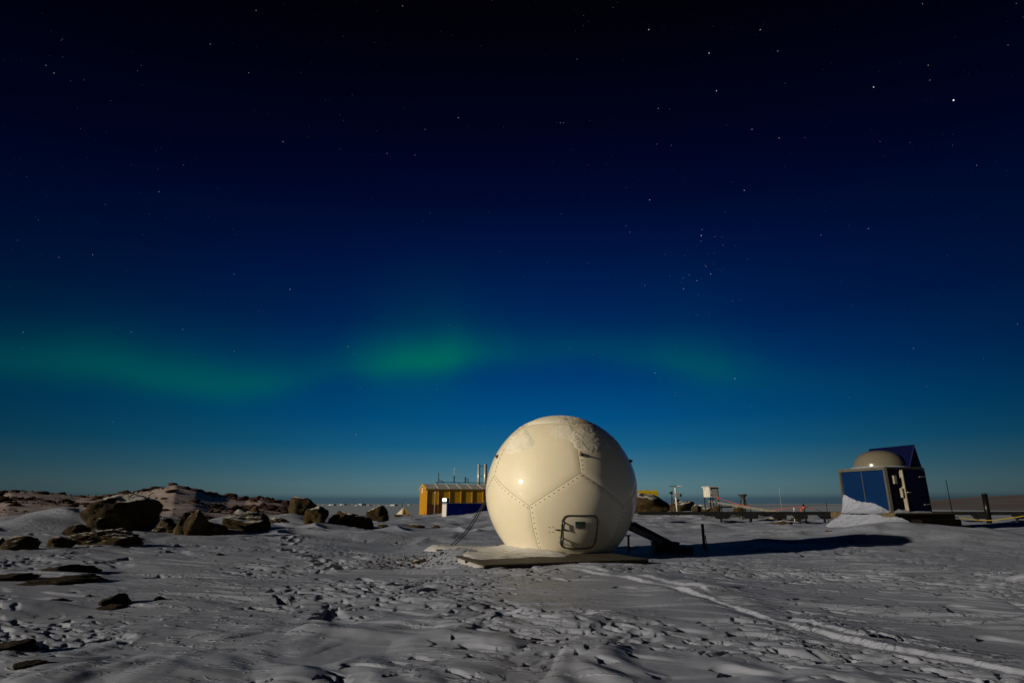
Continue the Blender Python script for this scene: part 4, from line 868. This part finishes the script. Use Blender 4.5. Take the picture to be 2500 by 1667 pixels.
rock(212, 268, 1256, 1296, 'rounded brown lobe leaning on the huge dark boulder', 22, sub_=4)
rock(152, 214, 1279, 1310, 'oval brown stone set in the drift below the huge boulder', 23)
rock(8, 88, 1307, 1345, 'wedge shaped brown rock poking from the lower end of the drift', 24, dr=.6)
rock(-30, 24, 1312, 1340, 'pointed rock with a snowy flank next to the wedge shaped rock', 25)
rock(118, 180, 1308, 1340, 'squat dark rock between the drift and the low snowy slab', 26)
rock(168, 338, 1291, 1335, 'long low slab with patchy snow in front of the huge boulder', 27, dr=.5, sub_=5, rough=.2)
rock(368, 440, 1264, 1303, 'flat dark ledge between the huge boulder and the split rock', 28, rough=.2)
rock(424, 468, 1248, 1306, 'dark shaded left half of the split upright rock', 29)
rock(446, 500, 1244, 1308, 'brown lit right half of the split upright rock', 30, tilt=.15)
rock(492, 556, 1274, 1308, 'flat black rock lying right of the split upright rock', 31, dr=.6)
rock(544, 660, 1244, 1296, 'brown pyramid boulder with a snow drift on its left flank', 32, dr=.7, sub_=5, planes=16)
rock(598, 660, 1236, 1276, 'grey brown boulder standing behind the brown pyramid boulder', 33)
rock(656, 706, 1262, 1284, 'low snow covered rock right of the pyramid boulder', 34, dr=.6, rough=.2)
rock(704, 772, 1212, 1262, 'big block shaped dark boulder standing against the sky', 35, Y=31, planes=8, rough=.08)
rock(740, 799, 1234, 1289, 'upright craggy brown rock in front of the block shaped boulder', 36, planes=9, rough=.16)
rock(800, 832, 1254, 1291, 'pale ended rock at the near tip of the long dark slab', 37, planes=8)
rock(795, 915, 1246, 1291, 'long dark slab rock running towards the rounded end boulder', 38, dr=.5, sub_=5, planes=30)
rock(893, 949, 1233, 1276, 'rounded black boulder at the right end of the rock row', 39)
rock(922, 948, 1278, 1289, 'small stone in the snow below the rounded end boulder', 40, sub_=3, name='stone', cat='stone')
rock(990, 1040, 1279, 1290, 'wide low black stone in the snow before the yellow shed', 41, sub_=3, dr=.6, name='stone', cat='stone')
rock(1050, 1078, 1280, 1291, 'low black triangular stone below the lamp pole', 42, sub_=3, dr=.6, name='stone', cat='stone')
rock(960, 1040, 1255, 1268, 'dark rubble ridge at the foot of the yellow shed gable', 43, Y=47, dr=.4, rough=.3)
rock(1040, 1075, 1256, 1268, 'dark rubble lump at the foot of the lamp pole', 44, Y=47, dr=.5, rough=.3)
# foreground left rocks
for i, (a, b, c_, d, lab) in enumerate(((105, 236, 1377, 1401, 'jagged black rock crest just behind the long low crest'), (-30, 84, 1401, 1418, 'short dark rock crest between the drift and the long low crest'), (36, 242, 1407, 1428, 'longest low black rock crest in the snow before the boulders'),
        (246, 326, 1447, 1479, 'angular dark stone with a lit brown face in open snow'), (112, 188, 1476, 1488, 'thin black rock edge below the long low crest'), (228, 312, 1478, 1489, 'thin black rock edge under the angular stone'),
        (-40, 78, 1564, 1595, 'broad smooth black rock lying beyond the low rock rim'), (120, 165, 1463, 1473, 'small dark stone between the angular stone and the thin rock edge'), (208, 232, 1454, 1462, 'tiny dark stone just beside the angular stone'),
        (40, 125, 1618, 1632, 'low rock rim barely out of the snow before the broad smooth rock'), (376, 410, 1460, 1467, 'small rock tip in the shadow tail of the angular stone'), (523, 547, 1349, 1361, 'single black stone with a wind tail in the open snow'))):
    rock(a, b, c_, d, lab, 60 + i, m=ROCK_BARE, dr=.45, rough=.22, name='rock', cat='rock', sub_=4 if b - a > 60 else 3)
# rocks on the right
for i, (a, b, c_, d, Y_, lab) in enumerate(((1468, 1642, 1203, 1256, 46, 'large brown sloping boulder right of the big dome'), (1634, 1696, 1222, 1252, 45, 'brown boulder with a white snow patch below the mast'), (1640, 1668, 1217, 1240, 47, 'snow topped boulder behind the mast foot'), (1688, 1716, 1231, 1251, 43, 'small rounded brown rock between the mast and the white box'),
        (1712, 1740, 1239, 1252, 41, 'low snowy rock at the foot of the white box legs'), (1732, 1760, 1233, 1253, 39, 'dark rock in front of the white box legs'), (1788, 1816, 1236, 1253, 36, 'tall brown rock with snow on its left near the gauge'), (1752, 1782, 1256, 1267, None, 'brown rock tip under the cable tray'),
        (1862, 1902, 1262, 1271, None, 'flat brown rock under the tray brackets'), (1888, 1936, 1270, 1283, None, 'brown rock slab half under snow below the cable tray'), (1932, 1952, 1262, 1273, None, 'small brown rock by a tray post'), (2014, 2032, 1293, 1300, None, 'small black stone left of the cabin platform'),
        (2366, 2380, 1282, 1289, None, 'small black stone below the yellow rope'), (2072, 2086, 1319, 1326, None, 'small black stone at the tip of the dome shadow'))):
    rock(a, b, c_, d, lab, 90 + i, Y=Y_, dr=.7, rough=.14, sub_=4 if b - a > 50 else 3, planes=40 if i == 0 else 18)
# gravel hollow left of the deck
p0 = ground(1022, 1374); rg_ = random.Random(3); mb = MB()
for i in range(900):
    x = p0.x + rg_.gauss(0, .42); y = p0.y + rg_.gauss(0, .5); s = rg_.uniform(.008, .03); z = hz(x, y) if i % 3 == 0 else None
    if z is None: continue
    q = Vector((x, y, z)); a_ = rg_.uniform(0, 6.3)
    vs = [q + Vector((s * math.cos(a_ + k * 1.57) * rg_.uniform(.6, 1.3), s * math.sin(a_ + k * 1.57) * rg_.uniform(.6, 1.3), -s * .3)) for k in range(4)] + [q + Vector((rg_.uniform(-.3, .3) * s, rg_.uniform(-.3, .3) * s, s * .9))]
    mb.add(vs, [(0, 1, 4), (1, 2, 4), (2, 3, 4), (3, 0, 4), (3, 2, 1, 0)])
gv = mb.build('gravel', ROCK_BARE); tag(gv, 'dark gravel showing through the snow left of the wooden deck', 'gravel', kind='stuff')
rock(1028, 1042, 1361, 1373, 'brown lit stone in the gravel hollow', 130, sub_=3, name='stone', cat='stone'); rock(1000, 1026, 1367, 1378, 'pale flat stone in the gravel hollow', 131, sub_=3, name='stone', cat='stone')
# far hillside rocks
protos = [rock_mesh(200 + i, 2, 9, rough=.2) for i in range(6)]
for m_e in protos: m_e.name = 'hillside_rock'; m_e.materials.append(ROCK_RED)
rs_ = np.random.default_rng(11); cand = []
while len(cand) < 3000:
    a = rs_.uniform(azim(-160, 1228), azim(800, 1240)); r = 30 * (112 / 30) ** rs_.uniform(.12, 1); x, y = r * math.sin(a), r * math.cos(a)
    dens = float(ss(-.15, .35, fbm(np.array([x / 11]), np.array([y / 14]), 3, 77)[0] + .35 * (r / 105) ** 3 - .2))
    if rs_.uniform() > dens * .9 + .03: continue
    zz = float(hill_z(np.array([a]), np.array([r]))[0]); s = float(np.clip(rs_.lognormal(-2.1, .65), .06, .8))
    if zz < -.2: continue
    cand.append((s / r, x, y, zz, s))
cand.sort(reverse=True)
for i, (q, x, y, zz, s) in enumerate(cand[:260]):
    o = bpy.data.objects.new('hillside_rock', protos[i % 6]); C.objects.link(o); o.location = (x, y, zz)
    o.rotation_euler = (0, 0, rs_.uniform(0, 6.28)); o.scale = (s * rs_.uniform(.8, 1.6), s * rs_.uniform(.8, 1.4), s * rs_.uniform(.4, .75))
    tag(o, 'reddish brown rock sticking out of the snow on the far hillside', 'rock', 'rocks on the far hillside')
mb = MB(); tet = [Vector(v) for v in ((1, 0, -.3), (.2, .9, -.3), (-.9, .3, -.3), (-.3, -.9, -.3), (.1, .0, .6), (-.3, .2, .5))]
for q, x, y, zz, s in cand[260:]:
    a = rs_.uniform(0, 6.28); c_, s_ = math.cos(a), math.sin(a)
    mb.add([(x + s * (v.x * c_ - v.y * s_), y + s * (v.x * s_ + v.y * c_), zz + s * v.z) for v in tet], [(0, 1, 4), (1, 5, 4), (1, 2, 5), (2, 3, 5), (3, 4, 5), (3, 0, 4), (3, 2, 1, 0)])
o = mb.build('scree', ROCK_RED); tag(o, 'small reddish scree strewn over the far snowy hillside', 'scree', kind='stuff')
q = dep(641, 1216, 70)
# ------------------------------------------------------------------ icebergs on the horizon
ICE = mat('iceberg_ice', (.36, .43, .47), .6, var=.1, scale=.02); bergs = random.Random(9)
spots = [(790, 14), (812, 20), (826, 10), (838, 26), (848, 14), (872, 12), (884, 30), (902, 18), (915, 10), (926, 12), (948, 16), (962, 24), (1000, 14), (770, 12), (1700, 12), (1712, 22)]
for i, (px, wpx) in enumerate(spots):
    Y_ = bergs.uniform(2200, 3600); p = atz(px, 1228); p = dep(px, 1228, Y_); Wm = wpx / F * Y_; Wm *= bergs.uniform(.45, .9); Hm = Wm * bergs.uniform(.1, .26); n_ = bergs.randint(5, 7)
    mb = MB(); bot = []; tp_ = []
    for k in range(n_):
        a = 2 * math.pi * k / n_ + bergs.uniform(-.2, .2); bot.append(Vector((p.x + Wm * .55 * math.cos(a), Y_ + Wm * .5 * math.sin(a), -9.4))); tp_.append(Vector((p.x + Wm * .47 * math.cos(a), Y_ + Wm * .42 * math.sin(a), -9 + Hm * bergs.uniform(.65, 1.1))))
    mb.add(bot + tp_ + [Vector((p.x + Wm * .1, Y_, -9 + Hm * 1.1))], [(k, (k + 1) % n_, n_ + (k + 1) % n_, n_ + k) for k in range(n_)] + [(n_ + k, n_ + (k + 1) % n_, 2 * n_) for k in range(n_)])
    tag(mb.build('iceberg', ICE), 'pale flat topped iceberg on the frozen sea horizon', 'iceberg', 'icebergs along the horizon')
# ------------------------------------------------------------------ stars
SP = [(2328, 245, 3.0), (2133, 213, 1.4), (1731, 130, 1.3), (1749, 222, 1.2), (1584, 73, 1.1), (1856, 73, .9), (1607, 265, .7), (1899, 125, .7), (1586, 488, 1.2), (1817, 465, .9), (1712, 575, 1.1), (1714, 561, .6), (1711, 589, .5), (1735, 669, .9), (1724, 650, .5), (1701, 685, .7), (1669, 705, .8),
      (1836, 316, .7), (1902, 337, .7), (1368, 300, .5), (1376, 300, .4), (1409, 145, .5), (708, 706, .9), (691, 346, .6), (388, 468, .6), (112, 160, .5), (132, 179, .6), (625, 26, .6), (983, 15, .6), (607, 178, .5), (513, 108, .5), (226, 622, .5), (144, 628, .4), (571, 669, .5), (1119, 288, .7), (1038, 316, .5),
      (945, 375, .5), (1013, 378, .5), (870, 1060, 1.1), (1794, 924, 1.1), (1599, 910, .6), (850, 846, .6), (1050, 520, .3), (879, 946, .4), (1066, 950, .5), (320, 810, .5), (446, 804, .5), (572, 857, .5), (57, 811, .5), (2120, 558, .6), (2004, 574, .5), (2266, 160, .6), (2270, 196, .5), (2384, 404, .5), (2461, 110, .4),
      (1648, 965, .4), (1650, 957, .4), (1834, 990, .4), (2073, 970, .4), (2230, 850, .5), (2484, 791, .4), (1098, 794, .4), (864, 864, .4), (1391, 850, .4), (2252, 10, .5), (1604, 352, .4), (1639, 355, .4), (1538, 567, .5), (1529, 551, .4), (1182, 1041, .4), (1215, 1021, .4), (1224, 1055, .4)]
rs2 = random.Random(12)
for i in range(560): SP.append((rs2.uniform(-300, 2800), rs2.uniform(-150, 1120), min(.4, .04 + rs2.expovariate(17))))
for i in range(36): SP.append((rs2.gauss(1690, 60), rs2.gauss(660, 70), .12 + rs2.expovariate(9)))
sv = []; sf = []; scol = []
for px, py, b in SP:
    d = ray(px, py).normalized(); p = d * 9000; u1 = d.cross(Vector((0, 0, 1))).normalized(); u2 = d.cross(u1); rd = 9000 * math.tan(R(.022 + .017 * min(b, 2)))
    o_ = len(sv); sv += [tuple(p + u1 * rd), tuple(p - u1 * rd), tuple(p + u2 * rd), tuple(p - u2 * rd), tuple(p + d * rd), tuple(p - d * rd)]
    sf += [tuple(o_ + i for i in t) for t in ((0, 2, 4), (2, 1, 4), (1, 3, 4), (3, 0, 4), (2, 0, 5), (1, 2, 5), (3, 1, 5), (0, 3, 5))]
    b *= .55; ext = max(.35, min(1, math.degrees(elev(px, py)) / 12)); tint = rs2.choice(((1, .97, .92), (.8, .88, 1), (.75, .82, 1), (1, 1, 1)))
    if b > 2.5 or (px, py) == (1586, 488): tint = (.45, .55, 1)
    scol += [(tint[0] * b * ext, tint[1] * b * ext, tint[2] * b * ext, 1)] * 6
me = bpy.data.meshes.new('stars'); me.from_pydata(sv, [], sf); ca_ = me.color_attributes.new('glow', 'FLOAT_COLOR', 'POINT')
for i, c_ in enumerate(scol): ca_.data[i].color = c_
sm = bpy.data.materials.new('starlight'); sm.use_nodes = True; nt = sm.node_tree; nt.nodes.clear()
at_ = nt.nodes.new('ShaderNodeAttribute'); at_.attribute_name = 'glow'; em = nt.nodes.new('ShaderNodeEmission'); em.inputs[1].default_value = 1.0; ou = nt.nodes.new('ShaderNodeOutputMaterial')
nt.links.new(at_.outputs['Color'], em.inputs[0]); nt.links.new(em.outputs[0], ou.inputs[0]); sm.cycles.emission_sampling = 'NONE'
me.materials.append(sm); o = bpy.data.objects.new('stars', me); C.objects.link(o); tag(o, 'faint stars scattered over the night sky', 'star', kind='stuff')
bpy.context.view_layer.update()
